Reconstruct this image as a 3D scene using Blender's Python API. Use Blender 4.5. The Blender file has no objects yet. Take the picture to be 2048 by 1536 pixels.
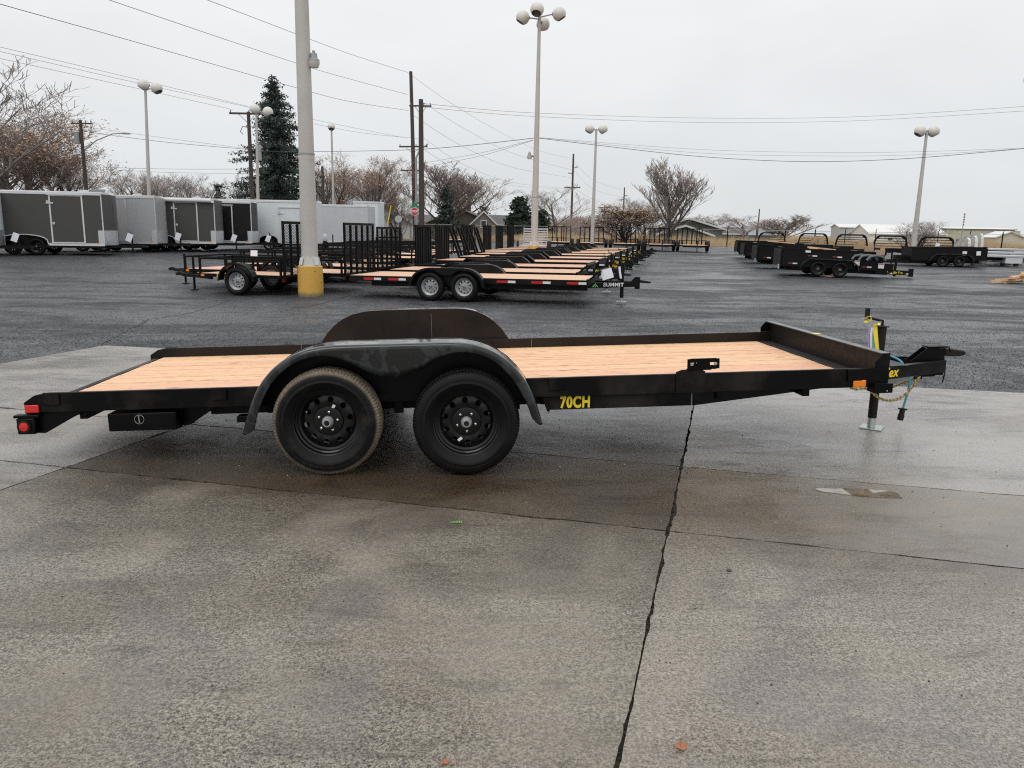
import bpy, math, random
import numpy as np
from mathutils import Vector, Matrix, Euler

sc = bpy.context.scene
col = sc.collection
rad = math.radians

# ------------------------------------------------------------------ camera
PITCH, ROLL, FPX, CAMH = rad(11.203), rad(1.0596), 1554.88, 1.5676
_f = Vector((0, math.cos(PITCH), -math.sin(PITCH))); _r = Vector((1, 0, 0)); _u = _r.cross(_f)
CR = _r * math.cos(ROLL) + _u * math.sin(ROLL)
CU = -_r * math.sin(ROLL) + _u * math.cos(ROLL)
cam = bpy.data.cameras.new('camera'); camo = bpy.data.objects.new('camera', cam); col.objects.link(camo)
camo.matrix_world = Matrix(((CR.x, CU.x, -_f.x, 0), (CR.y, CU.y, -_f.y, 0), (CR.z, CU.z, -_f.z, CAMH), (0, 0, 0, 1)))
cam.sensor_width = 36; cam.lens = FPX / 2048 * 36; cam.clip_start = .05; cam.clip_end = 6000
sc.camera = camo

# ------------------------------------------------------------------ world, sun, exposure
SUN_EL, SUN_AZ = rad(52), rad(200)
w = bpy.data.worlds.new('World'); sc.world = w; w.use_nodes = True
nt = w.node_tree; nt.nodes.clear()
def wn(t, **k):
    n = nt.nodes.new(t)
    for a, b in k.items(): setattr(n, a, b)
    return n
out = wn('ShaderNodeOutputWorld'); bg = wn('ShaderNodeBackground'); bg.inputs[1].default_value = .1
sky = wn('ShaderNodeTexSky'); sky.sky_type = 'NISHITA'; sky.sun_disc = False; sky.sun_elevation = SUN_EL; sky.sun_rotation = SUN_AZ
tc = wn('ShaderNodeTexCoord'); sep = wn('ShaderNodeSeparateXYZ'); nt.links.new(tc.outputs['Generated'], sep.inputs[0])
ramp = wn('ShaderNodeValToRGB'); nt.links.new(sep.outputs['Z'], ramp.inputs[0])
cr = ramp.color_ramp; cr.elements[0].position = 0; cr.elements[0].color = (.585, .61, .63, 1)
cr.elements[1].position = 1; cr.elements[1].color = (1, 1, 1, 1)
for pos, c in ((.05, (.60, .62, .635, 1)), (.14, (.675, .685, .69, 1)), (.3, (.765, .77, .775, 1)), (.55, (.9, .905, .91, 1))):
    e = cr.elements.new(pos); e.color = c
mp = wn('ShaderNodeMapping'); mp.inputs['Scale'].default_value = (1.6, 1.6, 4.5); nt.links.new(tc.outputs['Generated'], mp.inputs[0])
noi = wn('ShaderNodeTexNoise'); noi.inputs['Scale'].default_value = 1.7; noi.inputs['Detail'].default_value = 6; noi.inputs['Distortion'].default_value = .5
nt.links.new(mp.outputs[0], noi.inputs[0])
mr = wn('ShaderNodeMapRange'); mr.inputs[1].default_value = .3; mr.inputs[2].default_value = .7; mr.inputs[3].default_value = .955; mr.inputs[4].default_value = 1.05
nt.links.new(noi.outputs[0], mr.inputs[0])
mul = wn('ShaderNodeMix', data_type='RGBA', blend_type='MULTIPLY'); mul.inputs[0].default_value = 1
nt.links.new(ramp.outputs[0], mul.inputs[6]); nt.links.new(mr.outputs[0], mul.inputs[7])
sc10 = wn('ShaderNodeVectorMath', operation='SCALE'); sc10.inputs['Scale'].default_value = 12.5
nt.links.new(mul.outputs[2], sc10.inputs[0])
mx = wn('ShaderNodeMix', data_type='RGBA'); mx.inputs[0].default_value = .93
nt.links.new(sky.outputs[0], mx.inputs[6]); nt.links.new(sc10.outputs[0], mx.inputs[7])
nt.links.new(mx.outputs[2], bg.inputs[0]); nt.links.new(bg.outputs[0], out.inputs[0])
sl = bpy.data.lights.new('sun', 'SUN'); sl.energy = .9; sl.angle = rad(35); sl.color = (1, .975, .94)
so = bpy.data.objects.new('sun', sl); col.objects.link(so)
so.rotation_euler = Vector((-math.sin(SUN_AZ) * math.cos(SUN_EL), -math.cos(SUN_AZ) * math.cos(SUN_EL), -math.sin(SUN_EL))).to_track_quat('-Z', 'Y').to_euler()
sc.view_settings.view_transform = 'Standard'; sc.view_settings.look = 'None'; sc.view_settings.exposure = 0; sc.view_settings.gamma = 1
sc.view_settings.use_curve_mapping = False
sc.cycles.use_denoising = False; sc.cycles.use_adaptive_sampling = False; sc.cycles.filter_width = 1.15
sc.cycles.max_bounces = 6; sc.cycles.diffuse_bounces = 3; sc.cycles.glossy_bounces = 3; sc.cycles.sample_clamp_indirect = 3; sc.cycles.sample_clamp_direct = 12

# ------------------------------------------------------------------ places
def sst(a, b, x):
    t = min(1, max(0, (x - a) / (b - a))); return t * t * (3 - 2 * t)
def zg(x, y):
    """height of the gently dished lot"""
    z = -.15 * sst(10, 18, y) + .15 * sst(23, 38, y) + .19 * sst(40, 62, y)
    return z + .22 * sst(-11, -16, x) * sst(25, 31, y) * (1 - sst(40, 60, y))
def ray(px, py):
    return CR * ((px - 1024) / FPX) - CU * ((py - 768) / FPX) + _f
def G(px, py):
    d = ray(px, py); z = 0
    for _ in range(25):
        t = (z - CAMH) / d.z; p = Vector((d.x * t, d.y * t, z)); z = zg(p.x, p.y)
    return p
def A(px, py, Y):
    d = ray(px, py); t = Y / d.y; return Vector((d.x * t, Y, CAMH + d.z * t))
def hor(px): return 460 + (px - 1024) * math.tan(ROLL)
GRID = rad(-13)
rnd = random.Random(7)

# ------------------------------------------------------------------ materials
MATS = {}
class NT:
    def __init__(s, name):
        s.m = bpy.data.materials.new(name); s.m.use_nodes = True; s.t = s.m.node_tree; s.b = s.t.nodes['Principled BSDF']
    def n(s, ty, **k):
        n = s.t.nodes.new('ShaderNode' + ty)
        for a, b in k.items(): setattr(n, a, b)
        return n
    def l(s, a, b): s.t.links.new(a, b)
    def coord(s, kind='Object', scale=(1, 1, 1)):
        if kind == 'World':
            o = s.n('NewGeometry').outputs['Position']
        else: o = s.n('TexCoord').outputs[kind]
        m = s.n('Mapping'); m.inputs['Scale'].default_value = scale; s.l(o, m.inputs[0]); return m.outputs[0]
    def noise(s, v, scale, detail=4, rough=.55, dist=0):
        n = s.n('TexNoise'); n.inputs['Scale'].default_value = scale; n.inputs['Detail'].default_value = detail
        n.inputs['Roughness'].default_value = rough; n.inputs['Distortion'].default_value = dist; s.l(v, n.inputs[0]); return n.outputs[0]
    def vor(s, v, scale, feature='F1', outp='Distance', rnd_=1):
        n = s.n('TexVoronoi', feature=feature); n.inputs['Scale'].default_value = scale; n.inputs['Randomness'].default_value = rnd_; s.l(v, n.inputs[0]); return n.outputs[outp]
    def rng(s, v, a, b, c=0, d=1):
        m = s.n('MapRange'); m.inputs[1].default_value = a; m.inputs[2].default_value = b; m.inputs[3].default_value = c; m.inputs[4].default_value = d
        s.l(v, m.inputs[0]); return m.outputs[0]
    def mix(s, f, a, b, mode='MIX'):
        m = s.n('Mix', data_type='RGBA', blend_type=mode)
        for sock, v in ((m.inputs[0], f), (m.inputs[6], a), (m.inputs[7], b)):
            if isinstance(v, (int, float)): sock.default_value = v if sock.type == 'VALUE' else (v, v, v, 1)
            elif isinstance(v, tuple): sock.default_value = (*v, 1)
            else: s.l(v, sock)
        return m.outputs[2]
    def math(s, op, a, b=0.):
        m = s.n('Math', operation=op)
        for i, v in enumerate((a, b)):
            if isinstance(v, (int, float)): m.inputs[i].default_value = v
            else: s.l(v, m.inputs[i])
        return m.outputs[0]
    def bump(s, h, dist=.01, strength=1, nrm=None):
        b = s.n('Bump'); b.inputs['Strength'].default_value = strength; b.inputs['Distance'].default_value = dist; s.l(h, b.inputs['Height'])
        if nrm is not None: s.l(nrm, b.inputs['Normal'])
        return b.outputs[0]
    def set(s, **k):
        for a, v in k.items():
            i = s.b.inputs[{'color': 'Base Color', 'rough': 'Roughness', 'metal': 'Metallic', 'spec': 'Specular IOR Level', 'coat': 'Coat Weight', 'coatr': 'Coat Roughness', 'normal': 'Normal', 'coatn': 'Coat Normal', 'ior': 'IOR'}[a]]
            if isinstance(v, tuple): i.default_value = (*v, 1)
            elif isinstance(v, (int, float)): i.default_value = v
            else: s.l(v, i)
        return s.m
def paint(name, c, rough=.35, dirt=.25, metal=0, dirtc=(.12, .1, .08), scale=3., coat=0, bump=0, spec=.5):
    """painted or plain surface with uneven tone, grime and gloss"""
    t = NT(name); v = t.coord('Object'); n1 = t.noise(v, scale, 6, .6); n2 = t.noise(v, scale * 9, 3)
    f = t.rng(n1, .42, .75, 0, dirt)
    c2 = t.mix(t.rng(n2, .3, .7, 0, .35), c, tuple(min(1, x * .78) for x in c))
    t.set(color=t.mix(f, c2, dirtc), rough=t.rng(n1, .3, .75, rough * .75, min(1, rough * 1.5)), metal=metal, coat=coat, coatr=.1, spec=spec)
    if bump: t.set(normal=t.bump(n2, bump))
    MATS[name] = t.m; return t.m
def M(n): return MATS[n]

# black powder coat, wet with fine rain
t = NT('black_paint'); v = t.coord('Object')
n1 = t.noise(v, 3, 6, .6); drops = t.vor(v, 95)
dm = t.rng(drops, .22, .34, 1, 0); sp = t.rng(t.noise(v, 7, 2), .45, .62)
dmk = t.math('MULTIPLY', dm, sp)
cc = t.mix(t.rng(n1, .45, .8, 0, .4), (.0018, .0018, .002), (.010, .009, .008))
t.set(color=cc, rough=t.rng(n1, .3, .75, .28, .5), normal=t.bump(dmk, .0015, .6), spec=.14)
MATS['black_paint'] = t.m
t = NT('road_grime_black'); v = t.coord('Object'); n1 = t.noise(v, 2.2, 8, .65); n2 = t.noise(v, 22, 4)
t.set(color=t.mix(t.rng(n1, .50, .66, .03, .8), (.0018, .0018, .002), (.024, .021, .018)), rough=t.rng(n1, .3, .7, .22, .55), spec=.14)
MATS['grime'] = t.m
t = NT('rusty_black'); v = t.coord('Object'); n1 = t.noise(v, 1.3, 8, .65); n2 = t.noise(v, 22, 4)
t.set(color=t.mix(t.rng(n1, .42, .66, .1, .9), (.003, .0028, .0026), (.020, .013, .010)), rough=t.rng(n2, .3, .7, .35, .6), spec=.25)
MATS['rusty'] = t.m
# fender: glossy with long wet runs and beads
t = NT('fender_paint'); v = t.coord('Object'); n1 = t.noise(v, 5, 7, .65); n2 = t.noise(v, 60, 3)
d = t.vor(v, 130); dm = t.rng(d, .2, .36, 1, 0); patch = t.rng(t.noise(v, 6.5, 5, .6, .6), .5, .53)
dmk = t.math('MULTIPLY', dm, patch)
t.set(color=t.mix(t.rng(n2, .5, .8, 0, .6), t.mix(patch, (.0025, .0035, .0038), (.018, .023, .025)), (.020, .024, .026)), rough=t.mix(patch, .11, .30), normal=t.bump(dmk, .0014, .45), coat=.35, coatr=.04, spec=.4)
MATS['fender_paint'] = t.m
paint('black_far', (.003, .003, .0032), .42, .25, dirtc=(.012, .011, .010), spec=.2)
paint('black_tube', (.0025, .0025, .0028), .5, .15, dirtc=(.010, .009, .009), spec=.15)
paint('steel_grey', (.10, .115, .125), .3, .3)
# rubber
def rubber(name, mud):
    t = NT(name); v = t.coord('Object'); n1 = t.noise(v, 6, 7, .65); n2 = t.noise(v, 80, 3)
    sepx = t.n('SeparateXYZ'); t.l(v, sepx.inputs[0])
    r2 = t.math('ADD', t.math('MULTIPLY', sepx.outputs['X'], sepx.outputs['X']), t.math('MULTIPLY', sepx.outputs['Z'], sepx.outputs['Z']))
    r = t.math('SQRT', r2); edge = t.rng(r, .308, .326, 0, 1)
    base = t.mix(t.rng(n1, .4, .75, 0, .5), (.0045, .0045, .0048), (.014, .0135, .013))
    if mud:
        m1 = t.math('MULTIPLY', edge, t.rng(n1, .25, .55, .35, 1)); film = t.rng(n1, .5, .75, 0, .12)
        base = t.mix(t.math('MAXIMUM', m1, film), base, t.mix(t.rng(n2, .3, .7), (.13, .105, .075), (.25, .205, .15)))
    t.set(color=base, rough=t.rng(n1, .3, .7, .4, .7), normal=t.bump(n2, .0012, .6), spec=.2); MATS[name] = t.m
rubber('rubber', False); rubber('muddy_rubber', True)
paint('rim_black', (.003, .0035, .004), .22, .3, dirtc=(.014, .013, .012), coat=.12, spec=.3)
paint('rim_silver', (.36, .37, .38), .35, .25, metal=.4)
paint('chrome', (.6, .6, .6), .18, .1, metal=1)
paint('zinc', (.55, .60, .58), .3, .2, metal=.8, dirtc=(.3, .33, .3), scale=20)
paint('yellow_zinc', (.50, .40, .17), .3, .45, metal=.85, dirtc=(.12, .08, .04), scale=30)
paint('aluminium', (.62, .63, .64), .38, .2, metal=.75, dirtc=(.3, .3, .3))
paint('white_trim', (.62, .63, .64), .35, .15)
paint('white_panel', (.66, .71, .73), .3, .12)
paint('pale_panel', (.52, .53, .55), .3, .12)
paint('silver_panel', (.38, .385, .395), .3, .05, metal=.2, scale=.6)
paint('charcoal_panel', (.070, .068, .065), .35, .15, dirtc=(.065, .062, .058), scale=.7, spec=.25)
paint('dark_panel', (.004, .004, .0045), .3, .1, spec=.25)
paint('red_reflector', (.50, .012, .01), .2, .15)
paint('dull_red', (.16, .01, .012), .3, .3)
paint('white_reflector', (.72, .73, .74), .3, .1)
paint('amber', (.80, .22, .015), .15, .05)
paint('red_lens', (.62, .02, .015), .12, .05)
paint('yellow_decal', (.83, .62, .02), .4, .05)
paint('white_decal', (.8, .8, .8), .4, .05)
paint('green_decal', (.15, .55, .12), .4, .05)
paint('paper', (.78, .77, .83), .7, .06)
paint('cyan_cable', (.06, .33, .47), .35, .15)
paint('plastic_black', (.005, .005, .005), .5, .1, spec=.25)
paint('pole_paint', (.50, .475, .44), .5, .45, dirtc=(.34, .31, .28), scale=1.3)
paint('globe', (.66, .64, .585), .35, .35, dirtc=(.50, .45, .34), scale=1.2)
paint('globe_inside', (.10, .09, .08), .3, .2)
paint('lamp_grey', (.33, .34, .35), .4, .2, metal=.3)
paint('lens_glass', (.55, .54, .52), .2, .1)
paint('pole_wood', (.060, .042, .034), .8, .4, dirtc=(.10, .08, .065), scale=2, bump=.01)
paint('bark', (.16, .13, .115), .9, .5, dirtc=(.055, .045, .04), scale=4, bump=.01)
paint('twig_brown', (.32, .265, .235), .9, .5, dirtc=(.24, .19, .165), scale=.5)
paint('twig_red', (.33, .265, .235), .9, .5, dirtc=(.26, .20, .17), scale=.5)
paint('twig_grey', (.32, .285, .26), .9, .5, dirtc=(.11, .09, .08), scale=.5)
paint('dead_leaf', (.55, .36, .22), .9, .6, dirtc=(.42, .30, .21), scale=.8)
paint('dark_twig', (.075, .058, .052), .9, .5, dirtc=(.11, .08, .07), scale=.5)
paint('needles', (.035, .055, .047), .8, .7, dirtc=(.065, .085, .068), scale=1.2)
paint('needles_green', (.028, .05, .028), .8, .7, dirtc=(.012, .022, .014), scale=1.2)
paint('wire', (.06, .06, .062), .5, .2)
paint('insulator', (.3, .33, .34), .3, .2)
paint('barn_white', (.66, .64, .60), .6, .2)
paint('barn_grey', (.40, .41, .41), .6, .2)
paint('barn_green', (.44, .46, .33), .6, .25)
paint('barn_tan', (.50, .46, .38), .6, .2)
paint('roof_white', (.74, .74, .73), .5, .15)
paint('roof_dark', (.10, .10, .105), .8, .3)
paint('roof_blue', (.26, .29, .31), .6, .3)
paint('house_green', (.13, .155, .14), .7, .2)
paint('house_tan', (.17, .15, .125), .7, .2)
paint('house_white', (.55, .56, .56), .7, .2)
paint('house_brown', (.12, .085, .07), .7, .2)
paint('window_dark', (.02, .022, .025), .15, .1)
paint('sign_red', (.55, .03, .03), .4, .1)
paint('sign_green', (.05, .30, .16), .4, .1)
paint('sign_back', (.50, .52, .53), .4, .1, metal=.5)
paint('rust', (.22, .10, .04), .8, .5)
paint('cardboard', (.45, .31, .19), .8, .3)
paint('tarp_grey', (.12, .14, .15), .5, .3)
paint('ribbon_yellow', (.85, .72, .03), .5, .1)
paint('ribbon_violet', (.47, .30, .62), .5, .1)
paint('ribbon_white', (.75, .75, .85), .5, .1)
paint('ribbon_teal', (.20, .55, .50), .5, .1)
paint('leaf_brown', (.36, .14, .07), .6, .5, dirtc=(.45, .22, .12), scale=40)
paint('leaf_green', (.18, .5, .08), .5, .3, scale=30)
paint('pebble', (.42, .36, .26), .6, .5, scale=60)
paint('chip_dark', (.012, .012, .013), .5, .4, dirtc=(.03, .03, .032)); paint('chip_grey', (.10, .104, .113), .5, .4, dirtc=(.06, .06, .065)); paint('chip_light', (.42, .41, .39), .5, .3)
paint('pebble_dark', (.035, .035, .036), .6, .3, scale=60)

# new fir deck boards: tone per board, long grain, knots
def wood(name, light, dark, far=False):
    t = NT(name); oi = t.n('ObjectInfo'); tcn = t.n('TexCoord')
    add = t.n('VectorMath', operation='ADD'); cmb = t.n('CombineXYZ')
    t.l(t.math('MULTIPLY', oi.outputs['Random'], 37.), cmb.inputs[0]); t.l(t.math('MULTIPLY', oi.outputs['Random'], 11.), cmb.inputs[1])
    t.l(tcn.outputs['Object'], add.inputs[0]); t.l(cmb.outputs[0], add.inputs[1])
    mp = t.n('Mapping'); mp.inputs['Scale'].default_value = (.9, 16, 16); t.l(add.outputs[0], mp.inputs[0])
    g = t.noise(mp.outputs[0], 2.2, 6, .6, 1.2); mp2 = t.n('Mapping'); mp2.inputs['Scale'].default_value = (.25, 2.2, 2); t.l(add.outputs[0], mp2.inputs[0])
    big = t.noise(mp2.outputs[0], 2, 3)
    c = t.mix(t.rng(g, .42, .64, 0, .8), light, dark)
    c = t.mix(t.rng(big, .42, .62, 0, .55), c, (.78, .52, .27))
    c = t.mix(t.rng(oi.outputs['Random'], 0, .5, .40, 0), c, (.86, .58, .34)); c = t.mix(t.rng(oi.outputs['Random'], .5, 1, 0, .6), c, (.74, .41, .29))
    mk = t.n('Mapping'); mk.inputs['Scale'].default_value = (3.6, 11, 11); t.l(add.outputs[0], mk.inputs[0])
    kn = t.vor(mk.outputs[0], 1.0); kc = t.rng(kn, .09, .24, 1, 0)
    c = t.mix(t.math('MULTIPLY', kc, t.rng(t.noise(mk.outputs[0], .9, 1), .47, .55)), c, (.28, .12, .065))
    nick = t.noise(mk.outputs[0], 4.0, 5, .7); c = t.mix(t.rng(nick, .55, .66, 0, .8), c, (.38, .18, .11))
    t.set(color=c, rough=.62, normal=t.bump(g, .0015, .5)); MATS[name] = t.m
wood('deck_wood', (.86, .53, .33), (.56, .28, .15)); wood('deck_far', (.76, .50, .37), (.58, .35, .25))
wood('lumber', (.66, .44, .25), (.50, .31, .17))

# wet asphalt
t = NT('asphalt'); v = t.coord('World'); vs = t.coord('World', (.55, 1.3, 1))
g1 = t.noise(v, 14, 3, .75); g2_ = t.noise(v, 45, 3, .8); g3 = t.noise(v, 130, 2, .8); st = t.noise(vs, .38, 8, .66, .8); st2 = t.noise(v, 1.6, 7, .7, .5)
va = t.coord('World', (1, .30, 1)); g4 = t.noise(va, 34, 3, .85); g5 = t.noise(va, 13, 3, .85)
g6 = t.noise(va, 4.5, 4, .8)
gr_ = t.math('ADD', t.math('MULTIPLY', g1, .42), t.math('ADD', t.math('MULTIPLY', g2_, .35), t.math('MULTIPLY', g3, .23)))
c = t.mix(t.rng(gr_, .42, .62), (.005, .0053, .0062), (.105, .111, .124))
c = t.mix(t.rng(g4, .54, .66, 0, .75), c, (.006, .006, .007)); c = t.mix(t.rng(g5, .58, .70, 0, .6), c, (.15, .155, .165))
c = t.mix(t.rng(g4, .30, .40, .7, 0), c, (.20, .205, .215)); c = t.mix(t.rng(g6, .52, .64, 0, .5), c, (.008, .008, .009)); c = t.mix(t.rng(g6, .46, .36, 0, .35), c, (.11, .114, .122)); c = t.mix(t.rng(g2_, .66, .74, 0, .8), c, (.34, .34, .34))
c = t.mix(t.rng(st, .48, .66, 0, .55), c, (.022, .023, .025))
c = t.mix(t.rng(st2, .56, .74, 0, .5), c, (.012, .012, .013))
rgh = t.math('ADD', t.rng(st, .40, .60, .26, .72), t.rng(st2, .4, .62, -.06, .10))
t.set(color=c, rough=rgh, normal=t.bump(gr_, .03, .6), spec=.4); MATS['asphalt'] = t.m

# wet broomed concrete
def concrete(name, c1, c2, wet, agg_amt=1., tint=(.10, .075, .045), tintamt=.35, blotch=.5, damp_shade=.5, brown=1.):
    """poured concrete: sand speckle, aggregate, pits; damp, with trailer shade in its colour, and silt stains continue across the slabs in world space"""
    t = NT(name); v = t.coord('World'); vs = t.coord('World', (.5, 1.5, 1))
    sp = t.noise(v, 110, 3, .85); sp2 = t.noise(v, 42, 4, .85); ag = t.n('TexVoronoi'); ag.inputs['Scale'].default_value = 78; t.l(v, ag.inputs[0])
    big = t.noise(vs, .9, 8, .62, .7); mid = t.noise(vs, 4.2, 8, .72, .5); low = t.noise(v, .5, 5, .62, .5); pits = t.noise(v, 75, 4, .7); low2 = t.noise(v, 1.3, 7, .62, .9)
    sx = t.n('SeparateXYZ'); t.l(v, sx.inputs[0])
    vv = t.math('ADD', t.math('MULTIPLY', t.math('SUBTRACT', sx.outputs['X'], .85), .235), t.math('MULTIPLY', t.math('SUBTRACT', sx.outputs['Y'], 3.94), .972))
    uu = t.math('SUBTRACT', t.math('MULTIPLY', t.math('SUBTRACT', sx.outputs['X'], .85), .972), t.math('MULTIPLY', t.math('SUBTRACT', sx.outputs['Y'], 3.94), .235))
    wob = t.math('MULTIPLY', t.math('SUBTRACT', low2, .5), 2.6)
    damp_shade_f = t.math('MULTIPLY', t.rng(t.math('ADD', vv, wob), -1.25, .15), damp_shade)  # wet stain towards the trailer, with the trailer's shade painted in as well
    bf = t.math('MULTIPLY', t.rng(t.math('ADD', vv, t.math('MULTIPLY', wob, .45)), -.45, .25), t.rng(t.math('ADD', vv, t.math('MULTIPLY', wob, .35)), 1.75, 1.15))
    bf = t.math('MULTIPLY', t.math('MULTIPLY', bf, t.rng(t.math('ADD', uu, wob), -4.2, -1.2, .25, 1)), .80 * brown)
    f = t.math('ADD', t.math('MULTIPLY', sp, .55), t.math('MULTIPLY', sp2, .45))
    c = t.mix(t.rng(f, .435, .565), tuple(x * .62 for x in c1), tuple(min(.6, x * 1.10) for x in c2))
    sepc = t.n('SeparateColor'); t.l(ag.outputs['Color'], sepc.inputs[0])
    stone = t.math('MULTIPLY', t.rng(ag.outputs['Distance'], .28, .42, 1, 0), t.rng(sepc.outputs[0], .55, .66, 0, .7 * agg_amt))
    c = t.mix(stone, c, t.mix(t.rng(sepc.outputs[1], .55, .95), (.040, .037, .037), (.36, .29, .21)))
    ag2 = t.n('TexVoronoi'); ag2.inputs['Scale'].default_value = 52; t.l(v, ag2.inputs[0]); sc2 = t.n('SeparateColor'); t.l(ag2.outputs['Color'], sc2.inputs[0])
    st_b = t.math('MULTIPLY', t.rng(ag2.outputs['Distance'], .25, .36, 1, 0), t.rng(sc2.outputs[0], .86, .9, 0, .8 * agg_amt))
    c = t.mix(st_b, c, t.mix(t.rng(sc2.outputs[1], .7, .9), (.045, .040, .042), (.44, .36, .26)))
    c = t.mix(t.rng(pits, .55, .62, 0, .85), c, (.020, .018, .016))
    c = t.mix(bf, c, t.mix(t.rng(f, .38, .62), (.050, .034, .017), (.180, .128, .070)))
    c = t.mix(t.rng(big, .42, .62, 0, tintamt), c, tint)
    c = t.mix(t.rng(mid, .53, .68, 0, blotch), c, tuple(x * .35 for x in c1))
    c = t.mix(t.rng(low, .46, .60, 0, .4), c, tuple(x * 1.05 for x in c2))
    c = t.mix(t.rng(low2, .50, .64, 0, .28), c, (.13, .118, .135))
    c = t.mix(damp_shade_f, c, t.mix(1., c, (.44, .41, .38), 'MULTIPLY'))
    wm = t.math('ADD', t.rng(low, .40, .60, -.26, .22), t.rng(mid, .40, .60, .14, -.10))
    rg = t.math('SUBTRACT', t.math('ADD', wm, .56 - .36 * wet), t.math('MULTIPLY', damp_shade_f, .10))
    h = t.math('ADD', f, t.math('MULTIPLY', pits, -1.2))
    nr = t.bump(h, .0050, .95 - .3 * wet, t.bump(mid, .012, .3))
    film = t.rng(t.math('ADD', t.math('MULTIPLY', mid, .6), t.math('MULTIPLY', big, .4)), .42, .58, 1, .30)
    grit = t.rng(sp2, .42, .58, 1, .30)
    t.set(color=c, rough=rg, normal=nr, spec=.30 + .30 * wet, coat=t.math('MULTIPLY', t.math('MULTIPLY', film, grit), 1.0 * wet * wet), coatr=.30 - .2 * wet, coatn=t.bump(h, .003, .35, t.bump(mid, .010, .35))); MATS[name] = t.m
concrete('concrete_near', (.105, .090, .072), (.345, .310, .255), .46, damp_shade=.85)
concrete('concrete_right', (.155, .135, .110), (.385, .342, .285), .62, .5, damp_shade=.3)
concrete('concrete_silt', (.085, .070, .050), (.235, .200, .150), .62, .5, damp_shade=.95)
concrete('concrete_silt_right', (.140, .120, .094), (.350, .308, .250), .95, .3, damp_shade=.3, brown=.85, blotch=.4)
concrete('concrete_back_shaded', (.026, .025, .023), (.145, .135, .118), .82, .7, (.030, .027, .022), .6, .9, damp_shade=.6, brown=.5)  # base colour darkened to carry the shadow beneath the trailer
concrete('concrete_back_right', (.11, .10, .09), (.42, .39, .345), 1.0, .6, (.07, .06, .047), .5, .85, damp_shade=.1, brown=.3)  # base colour raised to carry part of the wet sky sheen
concrete('concrete_left', (.20, .185, .16), (.44, .41, .36), .8, .4, (.13, .11, .08), .85, .6, damp_shade=.15, brown=.25)
paint('joint_dirt', (.020, .017, .013), .8, .8, dirtc=(.075, .058, .034), scale=14, bump=.01, spec=.2)
paint('tar', (.018, .018, .019), .5, .4, dirtc=(.04, .04, .042), scale=14)
t = NT('field'); v = t.coord('World', (1, 1, 1)); n1 = t.noise(v, .03, 6); n2 = t.noise(v, .6, 6)
t.set(color=t.mix(t.rng(n2, .3, .7), t.mix(t.rng(n1, .4, .6), (.42, .32, .20), (.34, .27, .17)), (.26, .20, .12)), rough=.95); MATS['field'] = t.m
paint('dry_grass', (.55, .41, .24), .9, .6, dirtc=(.40, .30, .18), scale=.4)
paint('green_verge', (.12, .13, .06), .95, .5, dirtc=(.20, .17, .09), scale=.3)
paint('leaf_litter', (.10, .07, .045), .95, .6, dirtc=(.2, .13, .07), scale=1.5, bump=.02)
# yellow painted concrete base, scuffed
t = NT('yellow_base'); v = t.coord('Object'); n1 = t.noise(v, 4, 7, .7); n2 = t.noise(v, 11, 5, .7); sx = t.n('SeparateXYZ'); t.l(v, sx.inputs[0])
c = t.mix(t.rng(n1, .4, .7, 0, .6), (.60, .34, .05), (.50, .33, .10))
c = t.mix(t.rng(n2, .62, .66, 0, .9), c, (.10, .075, .04))
c = t.mix(t.rng(t.math('ADD', sx.outputs['Z'], t.math('MULTIPLY', n2, .16)), .10, .2, .9, 0), c, (.13, .115, .09))
t.set(color=c, rough=.65, normal=t.bump(n2, .01, .4)); MATS['yellow_base'] = t.m
t = NT('puddle_water'); v = t.coord('World'); t.set(color=t.mix(t.rng(t.noise(v, 9, 5, .7), .48, .62), (.22, .185, .14), (.12, .085, .05)), rough=.03, spec=.7, coat=.35, coatr=.02); MATS['puddle'] = t.m

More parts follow.
